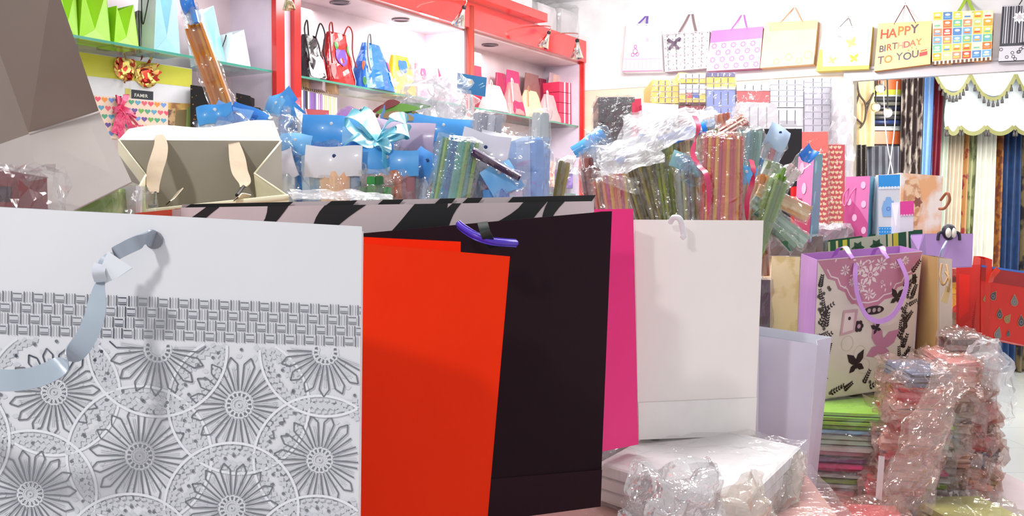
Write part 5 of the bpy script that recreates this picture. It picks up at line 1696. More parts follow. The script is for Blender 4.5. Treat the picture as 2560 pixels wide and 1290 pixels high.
packet('slim dark purple roll lying slanted over the white carded packets', (1300, 446, 1.56), (1180, 378, 1.56), .012, .012, [(70, 50, 90), (96, 70, 120)], None, seed=24, group=gB)
mid('blue and white packet below the purple roll', (1262, 640, 1.6), (1256, 472, 1.6), .06, [(80, 150, 220), (60, 120, 210), (214, 226, 244)], BLUEC, seed=25, hsize=(.05, .05), hrot=-.5)
mid('white carded packet with a red and black bird print', (1262, 600, 1.78), (1258, 402, 1.78), .07, [(226, 226, 236), (200, 190, 200), (226, 226, 236)], WHITEC, seed=26, hsize=(.08, .06), hrot=.15)
packet('maroon and brown flower spray in film right of the grey roll', (1232, 520, 1.8), (1248, 346, 1.8), .05, .02, [(96, 66, 66), (160, 90, 84), (230, 214, 160), (90, 60, 80), (190, 110, 100)], None, seed=27, group=gB, point=.3)
packet('pale silver film roll standing tall right of the teal roll', (1190, 620, 1.8), (1222, 286, 1.8), .05, .02, [(200, 200, 210), (170, 170, 184), (214, 214, 222), (184, 184, 196)], None, seed=28, group=gB, rough=.15)
packet('tall clear film roll at the right of the middle bin', (1338, 620, 1.85), (1352, 282, 1.85), .03, .016, [(226, 232, 232), (200, 210, 216)], None, seed=29, group=gB, rough=.15)
mid('clear packet with a small blue card beside the tall film roll', (1336, 640, 1.75), (1338, 372, 1.75), .05, [(186, 206, 240), (206, 220, 246), (170, 196, 236)], BLUEC, seed=30, hsize=(.014, .02))
packet('short olive brown roll near the violet print bag', (1368, 640, 1.8), (1412, 404, 1.8), .02, .014, [(130, 120, 60), (160, 146, 80)], None, seed=31, group=gB)
packet('thin olive packet left of the short brown roll', (1352, 640, 1.82), (1350, 410, 1.82), .026, .012, [(150, 150, 110), (226, 110, 120), (200, 206, 190)], None, seed=32, group=gB)
mid('clear sleeve with pale blue paper at the right of the bin', (1300, 640, 1.7), (1290, 352, 1.7), .09, [(170, 200, 240), (190, 216, 246), (220, 232, 250), (150, 190, 240)], None, seed=33, film_=CELLO_B)
# white lily, purple paper, turquoise bow, green spray
mb = MB()
rt = empty('turquoise_bow', Matrix.Translation(P(935, 330, 1.68)), 'big translucent turquoise ribbon bow on top of the blue packets', 'bow')
TQ = film('turquoise organza', (110, 225, 245), .7, .03, .3, .1, 60)
cpt = P(945, 345, 1.66)
for k, (pts, nm) in enumerate((([(945, 345, 1.66), (905, 300, 1.64), (875, 285, 1.66), (868, 308, 1.68), (900, 335, 1.68), (945, 345, 1.66)], 'loop'),
                               ([(945, 345, 1.66), (920, 290, 1.7), (900, 278, 1.72), (915, 310, 1.7), (945, 345, 1.66)], 'loop'),
                               ([(945, 345, 1.66), (975, 300, 1.64), (1010, 298, 1.66), (1008, 318, 1.68), (945, 345, 1.66)], 'loop'),
                               ([(945, 345, 1.66), (985, 325, 1.62), (1020, 330, 1.64), (990, 345, 1.66), (945, 345, 1.66)], 'loop'),
                               ([(945, 345, 1.66), (920, 360, 1.64), (890, 345, 1.64), (870, 352, 1.66)], 'tail'),
                               ([(945, 345, 1.66), (960, 370, 1.62), (962, 400, 1.62), (976, 420, 1.64)], 'tail'))):
    mb = MB(); mb.ribbon([P(*p) for p in pts], .026, TQ, side=(.1, .9, .5)); mb.build(nm, rt, rt.matrix_world)
crumple('translucent violet wrapping sheet behind the turquoise bow', [(812, 292, 1.88), (924, 272, 1.9), (920, 330, 1.88), (800, 340, 1.84)], .02, film('violet film', (214, 150, 236), .55, .16, .2), 3, 12)
mb = MB()
rt = empty('leaf_spray', Matrix.Translation(P(940, 285, 2.0)), 'spray of green and maroon paper leaves above the turquoise bow', 'artificial leaves')
for i, (x0, y0, x1, y1, c_) in enumerate(((948, 284, 1076, 266, (120, 180, 70)), (960, 286, 1066, 294, (170, 150, 90)), (930, 280, 1010, 270, (150, 50, 60)), (950, 282, 1030, 280, (90, 120, 60)), (945, 280, 1000, 256, (160, 80, 80)), (940, 282, 1050, 272, (130, 190, 80)), (950, 290, 1040, 300, (190, 160, 110)))):
    mb = MB()
    a, c = P(x0, y0, 2.0 - i * .01), P(x1, y1, 1.96 - i * .01)
    mb.ribbon([a, a.lerp(c, .5) + Vector((0, -.01, .004)), c], lambda u: .001 + .016 * math.sin(math.pi * min(1, u)) , M(c_, .35), side=(0, .3, 1)); mb.build('leaf', rt, rt.matrix_world)
mb = MB(); mb.tube([P(945, 284, 2.0), P(930, 330, 2.0), P(925, 420, 1.98)], .003, M((120, 80, 60)), 6); mb.build('stem', rt, rt.matrix_world)
# blue price card on pole
mb = MB()
rt = empty('price_card', Matrix.Translation(P(1178, 210, 2.1)), 'blue rectangular card with a small gold star, held above the clear film', 'card')
q = [P(1143, 230, 2.1), P(1213, 242, 2.12), P(1217, 194, 2.12), P(1144, 182, 2.1)]
mb.sheet(q, mat('slate blue card', (60, 140, 200), .3, coat=.4), None, .0012)
g = M((210, 180, 90), .3)
c = P(1177, 205, 2.103)
mb.face([c + Vector((math.cos(t) * r_, -.002, math.sin(t) * r_)) for i in range(12) for t, r_ in [(2 * math.pi * i / 12, .006 if i % 2 else .003)]], g)
for (x0, y0, x1, y1) in ((1146, 224, 1166, 216), (1152, 226, 1160, 214), (1196, 214, 1208, 208), (1200, 220, 1212, 214)):
    mb.tube([P(x0, y0, 2.098), P(x1, y1, 2.1)], .0006, M((170, 200, 220)), 4)
mb.build('card', rt, rt.matrix_world)
mb = MB(); mb.tube([P(1178, 236, 2.12), P(1182, 400, 2.12), P(1184, 600, 2.1)], .003, M((230, 230, 236)), 6); mb.build('stick', rt, rt.matrix_world)
# clear crumpled film over the middle bin
gC = 'crumpled clear cellophane over the bins'
for i, (q, am, f_, lab) in enumerate((
    ([(988, 196, 2.0), (1110, 200, 2.05), (1120, 300, 2.0), (1010, 300, 1.95)], .035, CELLO_M, 'white crumpled cellophane peak left of the blue price card'),
    ([(1080, 200, 2.05), (1150, 210, 2.05), (1200, 330, 2.0), (1060, 330, 1.95)], .03, CELLO_M, 'clear crumpled cellophane below the blue price card'),
    ([(1150, 250, 2.0), (1230, 262, 2.0), (1220, 400, 1.95), (1120, 380, 1.9)], .03, CELLO, 'clear cellophane fold right of the blue price card'),
    ([(742, 270, 1.9), (790, 300, 1.9), (830, 380, 1.85), (748, 370, 1.85)], .018, CELLO_M, 'small clear cellophane peak beside the red posts'),
    ([(1260, 310, 1.85), (1330, 330, 1.85), (1350, 480, 1.8), (1250, 480, 1.8)], .02, CELLO, 'clear cellophane cone right of the bird print card'),
    ([(560, 282, 1.6), (640, 300, 1.6), (660, 330, 1.55), (500, 330, 1.55)], .02, CELLO_B, 'blue tinted cellophane just behind the cream bag'),
    ([(660, 280, 1.75), (740, 300, 1.75), (760, 400, 1.7), (700, 400, 1.7)], .02, CELLO, 'clear cellophane over the leftmost blue cards'),
    ([(720, 476, 1.5), (980, 484, 1.5), (980, 500, 1.45), (730, 500, 1.45)], .006, CELLO_M, 'low shiny film edge just behind the zebra bag'),
    ([(1380, 400, 1.9), (1440, 380, 1.9), (1460, 500, 1.85), (1390, 500, 1.85)], .015, CELLO, 'clear film between the two bins'))):
    crumple(lab, q, am, f_, 20 + i, 16, gC)
for i, (x, y) in enumerate(((530, 292), (575, 296), (612, 298))):
    packet(['blue card tip just behind the cream bag, left one', 'pale blue card tip behind the cream bag, middle one', 'blue card tip behind the cream bag beside the gold roll'][i], (x, 420, 1.56 + i * .02), (x + 10, y + 8, 1.56 + i * .02), .05, .01, [(214, 226, 244), (180, 206, 240)], [BLUEC, mat('light blue card', (120, 176, 240)), BLUEC][i], seed=60 + i, name='carded_packet', cat='packet', hsize=(.055, .03), hrot=(-.3, .2, .3)[i], group=gB)

# ---------------------------------------------------------------- right bin fan
GOLDG = [(150, 140, 80), (190, 180, 70), (130, 124, 84), (176, 168, 96)]
def fan(lab, x0, x1, yt, w_, cols, d=2.0, header=None, **k):
    k.setdefault('group', gR)
    k.setdefault('th', .022)
    th = k.pop('th')
    return packet(lab, (x0, 690, d), (x1, yt, d), w_, th, cols, header, **k)
fan('brown pink film roll at the left end of the fan', 1508, 1468, 384, .036, cyc([(150, 80, 76), (176, 110, 100), (140, 90, 90)], 4), 2.0, None, seed=70, point=.15)
fan('blue topped clear packet above the brown roll', 1500, 1470, 366, .03, [(150, 90, 86), (200, 210, 230)], 2.08, BLUEC, seed=71, hsize=(.07, .025), hrot=-.5)
fan('coral striped paper roll, low at the left of the fan', 1530, 1500, 452, .03, cyc([(220, 130, 110), (240, 190, 110), (190, 90, 100)], 5), 1.95, None, seed=72)
fan('pink and gold striped paper roll low at the left of the fan', 1560, 1532, 436, .045, cyc([(236, 150, 110), (214, 90, 150), (244, 196, 90), (226, 120, 90)], 7), 1.92, None, seed=73)
fan('dull gold striped roll in the left of the fan, leaning left', 1660, 1576, 380, .06, cyc(GOLDG, 8), 2.05, mat('azure card', (10, 140, 255), .35, coat=.3), seed=74, hsize=(.075, .018), hrot=-.5, w0=.04)
fan('khaki and gold roll leaning slightly left', 1690, 1618, 366, .055, cyc(GOLDG[::-1], 7), 2.02, None, seed=75, w0=.035)
fan('green gold striped roll under a long azure card', 1700, 1660, 362, .045, cyc([(140, 160, 60), (170, 180, 80), (120, 130, 70)], 6), 2.0, None, seed=76, w0=.03)
fan('gold and orange tipped roll under the azure card', 1720, 1690, 352, .065, cyc([(200, 150, 60), (150, 130, 80), (220, 180, 90), (140, 120, 84)], 8), 2.03, mat('azure card', (20, 146, 240)), seed=77, hsize=(.12, .024), hrot=-.22, w0=.05)
fan('olive gold roll upright in the fan centre', 1745, 1712, 392, .045, cyc([(160, 150, 70), (120, 116, 80), (190, 176, 70)], 6), 1.95, None, seed=78)
fan('grey blue roll with aqua ruffled end in the fan centre', 1730, 1716, 424, .036, cyc([(150, 160, 150), (176, 176, 110), (140, 140, 150)], 5), 1.88, mat('aqua ruffle', (140, 190, 196), .3), seed=79, hsize=(.06, .03), hrot=.4)
fan('tall khaki clear roll behind the coral striped one', 1764, 1768, 318, .042, cyc([(170, 160, 100), (140, 130, 90)], 5), 2.1, BLUEC, seed=80, hsize=(.025, .02))
STR = [(206, 60, 60), (236, 176, 50), (220, 70, 90), (244, 190, 60), (200, 50, 110), (226, 90, 60), (240, 180, 60), (206, 60, 90), (224, 100, 60), (244, 190, 70), (206, 66, 70)]
fan('wide orange, crimson and gold striped paper roll in front of the fan', 1796, 1808, 340, .068, STR, 1.84, None, seed=81, th=.034, w0=.076, rough=.35)
mb = MB()
fan('teal green roll tied with a dark band right of the striped roll', 1842, 1876, 326, .045, cyc([(110, 160, 150), (140, 186, 176), (150, 190, 210), (100, 150, 150)], 6), 2.05, None, seed=82, tie=M((70, 24, 34)))
fan('orange tan roll with bluish sleeve top', 1826, 1856, 452, .032, cyc([(206, 130, 80), (220, 150, 96), (226, 176, 80)], 5), 1.86, BLUEC, seed=83, hsize=(.04, .036), hrot=.25)
fan('tan orange roll leaning right behind the green one', 1860, 1912, 428, .036, cyc([(220, 160, 90), (200, 130, 70)], 4), 1.98, None, seed=84, point=.15)
fan('green roll with pointed tip leaning right', 1866, 1958, 420, .034, cyc([(110, 150, 50), (130, 170, 60), (96, 136, 50)], 5), 1.9, None, seed=85, point=.15)
packet('clear pointed sleeve with a blue tipped end leaning far right', (1900, 520, 2.0), (2012, 394, 2.0), .03, .01, [(200, 170, 170), (226, 214, 210)], BLUEC, seed=86, point=.4, hsize=(.026, .03), hrot=0, group=gR)
packet('green and blue clipped roll behind the green tip', (1880, 520, 2.06), (1918, 402, 2.06), .05, .02, [(60, 140, 210), (120, 150, 70), (90, 130, 60)], None, seed=87, group=gR)
packet('pale blue carded packet leaning over the black bag', (1900, 470, 2.1), (1936, 362, 2.1), .04, .01, [(190, 190, 200), (220, 120, 130), (180, 190, 210)], mat('pale blue card', (190, 214, 240), .3, coat=.4), seed=88, hsize=(.045, .05), hrot=.1, group=gR)
packet('cream and orange roll slanting down to the right', (1894, 476, 1.95), (2022, 536, 1.95), .028, .016, cyc([(226, 170, 110), (240, 214, 170), (230, 190, 140)], 4), None, seed=89, group=gR)
packet('clear green roll slanting steeply down to the right', (1880, 500, 1.93), (2014, 608, 1.93), .026, .014, cyc([(170, 196, 180), (140, 170, 150)], 4), None, seed=90, group=gR)
packet('dark green roll end below the clear green one', (1890, 528, 1.9), (1984, 622, 1.9), .018, .012, [(30, 90, 50), (110, 150, 110)], None, seed=91, group=gR)
fan('thin orange roll hanging right of the white bag', 1914, 1908, 600, .014, [(214, 140, 90), (190, 110, 70)], 1.95, None, seed=92)
packet('rust orange ruffled paper roll bent over at the back of the fan', (1806, 372, 2.2), (1786, 290, 2.2), .06, .03, cyc([(206, 110, 70), (226, 150, 100), (190, 90, 60)], 7), None, seed=93, group=gR)
packet('rust orange fan fold end beside the teal roll', (1800, 350, 2.15), (1868, 312, 2.15), .05, .03, cyc([(206, 96, 64), (230, 150, 120), (190, 80, 56)], 6), None, seed=94, group=gR)
# ribbons among the fan
for pts, c_, lab, w_ in (([(1736, 290, 1.9), (1746, 316, 1.87), (1738, 350, 1.86), (1732, 385, 1.85), (1748, 415, 1.83), (1768, 440, 1.8), (1772, 500, 1.8), (1766, 560, 1.8)], (214, 70, 110), 'crimson pink ribbon falling in a curl left of the striped roll', .009),
                      ([(1878, 400, 1.85), (1884, 430, 1.82), (1880, 460, 1.82), (1868, 500, 1.82), (1868, 560, 1.82)], (200, 50, 90), 'crimson pink ribbon falling right of the striped roll', .009)):
    mb = MB(); mb.ribbon([P(*p) for p in pts], w_, M(c_, .25), side=lambda u: Vector((math.cos(u * 5), .5, math.sin(u * 5) * .4)))
    tag(mb.build('ribbon'), lab, 'ribbon')
for i, (q, am, f_, lab) in enumerate((
    ([(1560, 290, 2.0), (1730, 270, 2.05), (1745, 330, 2.0), (1545, 400, 1.95)], .014, HOOD, 'big milky cellophane hood over the fan, upper part'),
    ([(1500, 360, 1.95), (1640, 330, 1.98), (1660, 400, 1.95), (1500, 450, 1.9)], .014, HOOD, 'milky cellophane fold lower left of the hood'),
    ([(1470, 330, 1.98), (1530, 330, 1.98), (1530, 380, 1.95), (1460, 390, 1.95)], .02, CELLO_B, 'blue tinted film loop at the left end of the fan'),
    ([(1484, 420, 1.9), (1590, 440, 1.9), (1600, 480, 1.88), (1490, 450, 1.88)], .012, CELLO, 'glittering twisted film end low at the left of the fan'),
    ([(1700, 386, 1.86), (1756, 400, 1.86), (1752, 450, 1.84), (1700, 440, 1.84)], .016, CELLO_B, 'aqua ruffled film end in the fan centre'),
    ([(1740, 276, 2.1), (1790, 272, 2.1), (1790, 320, 2.06), (1744, 320, 2.06)], .012, CELLO_M, 'small clear film tip beside the rust orange roll'))):
    crumple(lab, q, am, f_, 50 + i, 16, gC)

# ================================================================ BAGS BEHIND THE RIGHT FAN
b = Bag('gift_bag', 'large plain black gift bag behind the right paper fan', q4(1898, 322, 2003, 620, 2.75, 0, 2, 2.8), .12, M((30, 27, 33), .5)); b.done()
dot = M((240, 200, 226))
def dotted(lab, quad, front, side_poly_x, side_m, seed):
    b = Bag('gift_bag', lab, quad, .08, front)
    rr = random.Random(seed)
    for j in range(5):
        for i in range(2):
            b.disc(.2 + i * .42 + .18 * (j % 2), .12 + j * .19, .075, M((248, 214, 232)), .0008, 12)
    if True:
        b.done()
    return b
PK = mat('orchid pink paper', (226, 130, 186), .4)
SLB = M((96, 160, 180), .4)
b = Bag('gift_bag', 'pink dotted gift bag with slate blue dotted side beside the black bag', [(1996, 392, 2.6), (2036, 388, 2.5), (2024, 606, 2.5), (1984, 600, 2.6)], .05, PK, sideR=SLB, pinch=0, dv=P(2057, 384, 2.6) - P(2036, 388, 2.5))
for (u, v) in ((.5, .62), (.3, .86), (.7, .3), (.3, .1)): b.disc(u, v, .14, dot, .0014, 12)
b.poly([(0, 0), (1, 0), (1, .42), (.4, .42), (.4, .5), (0, .5)], M((186, 56, 96)), .0012)
b.use = 'side'
for v in (.15, .32, .5, .68, .86): b.disc(.45 + .2 * math.sin(v * 20), v, .16, M((150, 200, 214)), .001, 10)
b.poly([(0, 0), (1, 0), (.1, .2)], M((150, 200, 226)), .001)
b.use = 'front'
b.done()
b = Bag('gift_bag', 'bright red bag strip between the black bag and the pink dotted bag', q4(1984, 466, 1998, 600, 2.66), .03, M((222, 36, 34), .4)); b.done()

b = Bag('gift_bag', 'orchid pink gift bag with pale dots, pink cord and aqua side', [(2114, 442, 2.75), (2176, 440, 2.66), (2168, 600, 2.66), (2108, 600, 2.75)], .1, PK, sideR=M((96, 172, 200), .4), side=M((110, 176, 200), .4), pinch=0, dv=P(2198, 444, 2.78) - P(2176, 440, 2.66))
for (u, v) in ((.75, .86), (.8, .56), (.2, .6), (.45, .35), (.85, .15), (.15, .1)): b.disc(u, v, .1, dot, .0012, 12)
b.poly([(0, 0), (1, 0), (1, .26), (.6, .5), (.3, .62), (0, .5)], M((206, 90, 150), .4), .0006)
b.loop('cord', M((226, 110, 160)), .15, .45, .82, -.3, .004)
b.use = 'side'
for v in (.15, .4, .65, .88): b.disc(.5, v, .12, M((150, 206, 220)), .001, 10)
b.use = 'front'
b.done()
b = Bag('gift_bag', 'blue and white gift bag with a printed blue cup', [(2196, 438, 2.66), (2250, 436, 2.66), (2248, 600, 2.66), (2197, 600, 2.66)], .08, M((216, 218, 226), .4))
BL1 = M((50, 150, 226), .4)
b.poly([(0, .8), (1, .8), (1, 1), (0, 1)], BL1, .0006)
for i in range(7): b.disc((i + .5) / 7, .8, .075, M((226, 236, 246)), .0008, 10)
b.poly([(0, 0), (1, 0), (1, .2), (0, .2)], BL1, .0006)
for i in range(8):
    for j in range(4): b.poly([((i + .2) / 8, (j + .3) * .05), ((i + .6) / 8, (j + .3) * .05), ((i + .6) / 8, (j + .7) * .05), ((i + .2) / 8, (j + .7) * .05)], M((170, 206, 240)), .0009)
cupb = M((130, 176, 226), .35)
b.poly([(.2, .36), (.72, .36), (.8, .48), (.7, .6), (.24, .6), (.14, .48)], cupb, .001)
b.ring(.84, .5, .1, .04, cupb, .001, 14); b.poly([(.3, .6), (.62, .6), (.56, .66), (.36, .66)], cupb, .001)
b.ring(.46, .48, .1, .03, M((90, 110, 206)), .0014, 10)
b.done()
b = Bag('gift_bag', 'small pink topped white gift bag before the orange marbled one', [(2250, 504, 2.6), (2284, 502, 2.6), (2283, 600, 2.6), (2250, 600, 2.6)], .06, M((236, 230, 240), .4))
b.poly([(0, .64), (1, .64), (1, 1), (0, 1)], M((236, 70, 160), .4), .0008)
for i in range(5): b.disc((i + .5) / 5, .64, .08, M((246, 200, 226)), .001, 8)
b.done()
b = Bag('gift_bag', 'orange and white marbled gift bag with brown cord handle', [(2252, 432, 2.85), (2358, 440, 2.9), (2350, 620, 2.9), (2252, 620, 2.85)], .1, mat('orange marble', (238, 180, 130), .4, c2=(246, 238, 232), scale=9, sharp=(.45, .56)))
b.poly([(.3, .1), (.52, .6), (.4, .95), (.1, .9), (.04, .5)], mat('brown lace', (206, 150, 110), .4, c2=(240, 206, 170), scale=40, sharp=(.45, .55)), .0008)
for a in range(0, 360, 60): b.leaf(.4, .62, .12, R(a), M((150, 96, 80)), .0012, .6)
mb = MB(); mb.tube([P(2352, 500, 2.84), P(2368, 482, 2.8), P(2374, 500, 2.8), P(2362, 520, 2.82), P(2348, 522, 2.84)], .004, M((160, 100, 70)), 6); b.wpart('handle', mb)
b.done()
# penguin shaped clip
rt = empty('penguin_clip', Matrix.Translation(P(2365, 585, 2.5)), 'small black penguin shaped ornament with white face above the lilac bag', 'ornament')
mb = MB(); c = P(2372, 580, 2.5)
for (ox, oz, rx, rz, m, oy) in ((0, 0, .017, .02, M((44, 40, 54)), 0), (-.006, -.002, .007, .012, M((240, 232, 220)), -.0125), (.006, -.002, .007, .012, M((240, 232, 220)), -.0125)):
    mb.lathe(c + Vector((ox, oy, oz)), (0, 0, 1), [(rx * math.sin(math.pi * i / 8), -rz * math.cos(math.pi * i / 8)) for i in range(9)], m, 12)
mb.build('head', rt, rt.matrix_world)
mb = MB()
for s_ in (-1, 1): mb.tube([c + Vector((s_ * .014, 0, 0)), c + Vector((s_ * .024, 0, -.004)), c + Vector((s_ * .026, 0, -.02))], .004, M((44, 40, 54)), 6)
mb.build('flippers', rt, rt.matrix_world)

b = Bag('gift_bag', 'dark green gift bag with gold stripes and grey floral panel behind the butterfly bag', [(2062, 606, 2.55), (2306, 574, 2.6), (2310, 760, 2.6), (2066, 780, 2.55)], .1, M((20, 84, 50), .4))
for (u, w_, c_) in ((.12, .006, (216, 206, 150)), (.2, .012, (200, 196, 60)), (.66, .012, (206, 200, 150)), (.72, .014, (206, 196, 60)), (.84, .006, (220, 214, 190)), (.04, .006, (190, 200, 150))):
    b.strip(u, .0, u, 1, w_, M(c_), .0008)
b.poly([(.25, .0), (.62, 0), (.62, 1), (.25, 1)], M((170, 174, 156)), .0006)
for (u, v) in ((.33, .86), (.52, .86), (.42, .7), (.56, .6)):
    for a in range(0, 360, 60): b.leaf(u, v, .07, R(a), M((24, 70, 44)), .001, .6)
b.done()
b = Bag('gift_bag', 'plain lilac gift bag with pale cord right of the green striped bag', [(2312, 584, 2.5), (2433, 584, 2.5), (2430, 668, 2.5), (2318, 672, 2.5)], .1, M((190, 152, 214), .45), side=M((170, 140, 200)))
mb = MB(); mb.tube([P(2352, 640, 2.48), P(2356, 622, 2.46), P(2366, 604, 2.48)], .0028, M((196, 214, 250)), 6); b.wpart('handle', mb); b.done()

# kraft bag
KR = mat('kraft paper', (188, 150, 96), .55, bump=.08); KP = M((226, 200, 182), .5)
b = Bag('gift_bag', 'tall kraft brown paper bag with pale side panel and raffia tag', [(2303, 636, 2.36), (2346, 644, 2.26), (2346, 906, 2.26), (2284, 908, 2.36)], .02, KR, inner=M((150, 118, 70)), sideR=KP, pinch=0, dv=P(2380, 648, 2.36) - P(2346, 644, 2.26))
b.poly([(.0, 0), (.95, 0), (.5, .2)], M((206, 170, 116)), .001)
mb = MB()
RF = M((170, 130, 80))
mb.tube([P(2354, 660, 2.25), P(2350, 690, 2.23), P(2358, 712, 2.22), P(2370, 690, 2.23), P(2366, 662, 2.26)], .0025, RF, 6)
mb.tube([P(2364, 680, 2.24), P(2374, 700, 2.22), P(2370, 730, 2.22)], .0025, RF, 6); b.wpart('handle', mb)
mb = MB(); mb.sheet((P(2352, 752, 2.22), P(2368, 760, 2.22), P(2378, 722, 2.22), P(2366, 714, 2.22)), M((214, 184, 130)), None, .001); b.wpart('tag', mb); b.done()

# coloured packs right of the kraft bag
lab_ = ['dark brown and red printed pack, topmost beside the kraft bag', 'yellow printed pack second beside the kraft bag', 'red and yellow printed pack in the column beside the kraft bag', 'green grey printed pack low beside the kraft bag', 'yellow printed pack low beside the kraft bag', 'teal printed pack lowest beside the kraft bag']
cc = [((70, 44, 30), (200, 60, 40)), ((236, 206, 40), (190, 170, 40)), ((206, 50, 40), (240, 210, 60)), ((130, 134, 100), (90, 110, 80)), ((240, 214, 40), (200, 60, 50)), ((60, 140, 160), (40, 90, 110))]
ys = [672, 706, 736, 782, 812, 842, 960]
for i in range(6):
    pack('wrapped_bundle', lab_[i], q4(2382, ys[i], 2432 - (i > 2) * 8, ys[i + 1] - 1, 2.9), .15, mat('print %d' % i, cc[i][0], .35, c2=cc[i][1], kind='cell', scale=18, sharp=(.45, .55)), group='printed packs stacked beside the kraft bag', seed=100 + i, amp=.004, stripes=[(.4, .6, M(cc[i][1]), .1, .6)])
# red paisley bag
b = Bag('gift_bag', 'red gift bag with grey and gold teardrop print at the right edge', [(2452, 662, 2.62), (2640, 690, 2.7), (2600, 872, 2.7), (2452, 838, 2.62)], .08, mat('scarlet paper', (226, 40, 26), .4), side=M((200, 40, 30)))
b.poly([(0, .78), (1, .78), (1, 1), (0, 1)], M((176, 36, 34), .4), .0006)
b.poly([(0, .97), (1, .975), (1, 1), (0, 1)], M((70, 120, 214), .4), .0009)
DRP = [M((84, 74, 80)), M((130, 122, 122)), M((170, 130, 70))]
def drop(u, v, r, ang, m):
    k = b.W / b.H
    def ptl(s_):
        pts = []
        for i in range(16):
            t = 2 * math.pi * i / 16
            y = math.cos(t) * (1 if math.cos(t) < 0 else 1.7); x = math.sin(t) * (1 if math.cos(t) < 0 else (1 - math.cos(t) * .75))
            pts.append((u + s_ * r * (x * math.cos(ang) - y * math.sin(ang)), v + s_ * k * r * (x * math.sin(ang) + y * math.cos(ang))))
        return pts
    b.poly(ptl(1.12), M((206, 150, 90)), .0009); b.poly(ptl(1), m, .0011); b.ring(u, v, r * .55, r * .16, M((150, 144, 146)), .0014, 8)
for (u, v, r, a, i) in ((.17, .58, .045, -.5, 0), (.28, .34, .045, 0, 0), (.06, .52, .03, 0, 2), (.1, .28, .03, .1, 1), (.48, .56, .05, .1, 1), (.4, .3, .045, -.6, 2), (.27, .06, .055, -.2, 1), (.44, .1, .03, 0, 0), (.62, .3, .05, .2, 0)):
    drop(u, v, r, a, DRP[i])
mb = MB(); mb.ribbon([P(2476, 706, 2.61), P(2482, 690, 2.6), P(2496, 672, 2.6)], .014, M((240, 60, 30), .3), side=(1, .1, .3)); b.wpart('handle', mb)
b.done()
b = Bag('gift_bag', 'narrow scarlet bag side with fringe beside the teardrop bag', [(2434, 640, 2.7), (2452, 646, 2.62), (2440, 890, 2.62), (2400, 900, 2.7)], .03, M((214, 50, 34), .4))
for i in range(30): b.strip(.2, .02 + i * .02, .75, .03 + i * .02, .002, M((150, 30, 24)), .001)
b.done()

# beige embossed bag, lilac side, butterfly bag
b = Bag('gift_bag', 'beige embossed leaf pattern bag between the white and lilac bags', [(1930, 640, 2.5), (2000, 642, 2.5), (1990, 900, 2.5), (1918, 900, 2.5)], .08, mat('beige leaf paper', (236, 214, 176), .5, c2=(216, 190, 134), scale=14, sharp=(.52, .6)))
b.done()
pack('wrapped_bundle', 'bronze glittering wrapped pack above the beige bag', [(1926, 596, 2.52), (2058, 590, 2.52), (2058, 639, 2.52), (1924, 639, 2.52)], .07, M((110, 80, 76), .3), amp=.014, seed=120)
pack('wrapped_bundle', 'dark maroon wrapped pack in the gap right of the white bag', [(1890, 700, 2.4), (1926, 700, 2.4), (1924, 900, 2.4), (1888, 900, 2.4)], .1, M((60, 30, 34), .4), amp=.006, seed=121)
pack('wrapped_bundle', 'clear glittering wrapped pack below the red heart packs', [(2060, 572, 2.7), (2116, 566, 2.7), (2120, 610, 2.7), (2056, 610, 2.7)], .12, M((190, 170, 176), .3), amp=.014, seed=122, wrap=CELLO_M)
LIL = mat('lilac paper', (196, 142, 208), .45, bump=.05)
BTP = mat('ivory paper', (238, 224, 214), .45)
b = Bag('gift_bag', 'ivory gift bag with butterfly print, rose lace corner and lilac ribbon handles', [(2044, 650, 2.2), (2306, 628, 2.32), (2273, 966, 2.32), (2029, 1003, 2.2)], .1, BTP, side=LIL, inner=LIL, back_up=.0, lean=.0, pinch=.0, dv=P(2003, 634, 2.36) - P(2044, 650, 2.2))
ROSE = M((206, 134, 160), .45); RW = M((244, 222, 226), .45)
pts = [(.0, .995), (1.0, .995), (.97, .9), (.93, .84), (.88, .83), (.84, .76), (.78, .75), (.74, .68), (.66, .67), (.6, .63), (.5, .62), (.42, .63), (.38, .66), (.34, .66), (.3, .7), (.27, .75), (.2, .78), (.17, .84), (.1, .86), (.06, .92)]
b.poly(pts, ROSE, .0005)
for i in range(2, len(pts) - 1):
    u0, v0 = pts[i]; u1, v1 = pts[i + 1]
    f_ = lambda u, v: (.5 + (u - .5) * .93, 1 - (1 - v) * .9)
    a_, c_ = f_(u0, v0), f_(u1, v1)
    b.strip(a_[0], a_[1], c_[0], c_[1], .0028, RW, .0007)
rr = random.Random(9)
for (u, v, r_) in ((.5, .86, .085), (.6, .93, .06), (.4, .92, .06), (.62, .8, .05), (.42, .78, .05), (.74, .9, .05), (.26, .91, .045), (.5, .72, .05), (.84, .94, .035), (.33, .82, .035)):
    n = 8
    for i in range(n): b.leaf(u + .3 * r_ * math.cos(2 * math.pi * i / n), v + .3 * r_ * b.W / b.H * math.sin(2 * math.pi * i / n), r_ * .75, 2 * math.pi * i / n, RW, .0008, .45)
    b.ring(u, v, r_ * .28, r_ * .08, RW, .001, 10)
for i in range(50):
    u, v = .12 + rr.random() * .76, .68 + rr.random() * .3
    if v > 1 - .36 * (1 - abs(u - .5) * 2) ** .7 + .02: b.leaf(u, v, .035, rr.random() * 6.28, RW, .0009, .4)
DKB = BROWNST
def sprig(u, v, L, ang, n=6, s_=.034):
    k = b.W / b.H
    for i in range(n):
        t = (i + 1) / n
        x, y = u + L * t * math.cos(ang), v + k * L * t * math.sin(ang)
        for g in (-1, 1): b.leaf(x, y, s_ * (1.1 - .4 * t), ang + g * R(48), DKB, .0008 + i * 1e-5, .5)
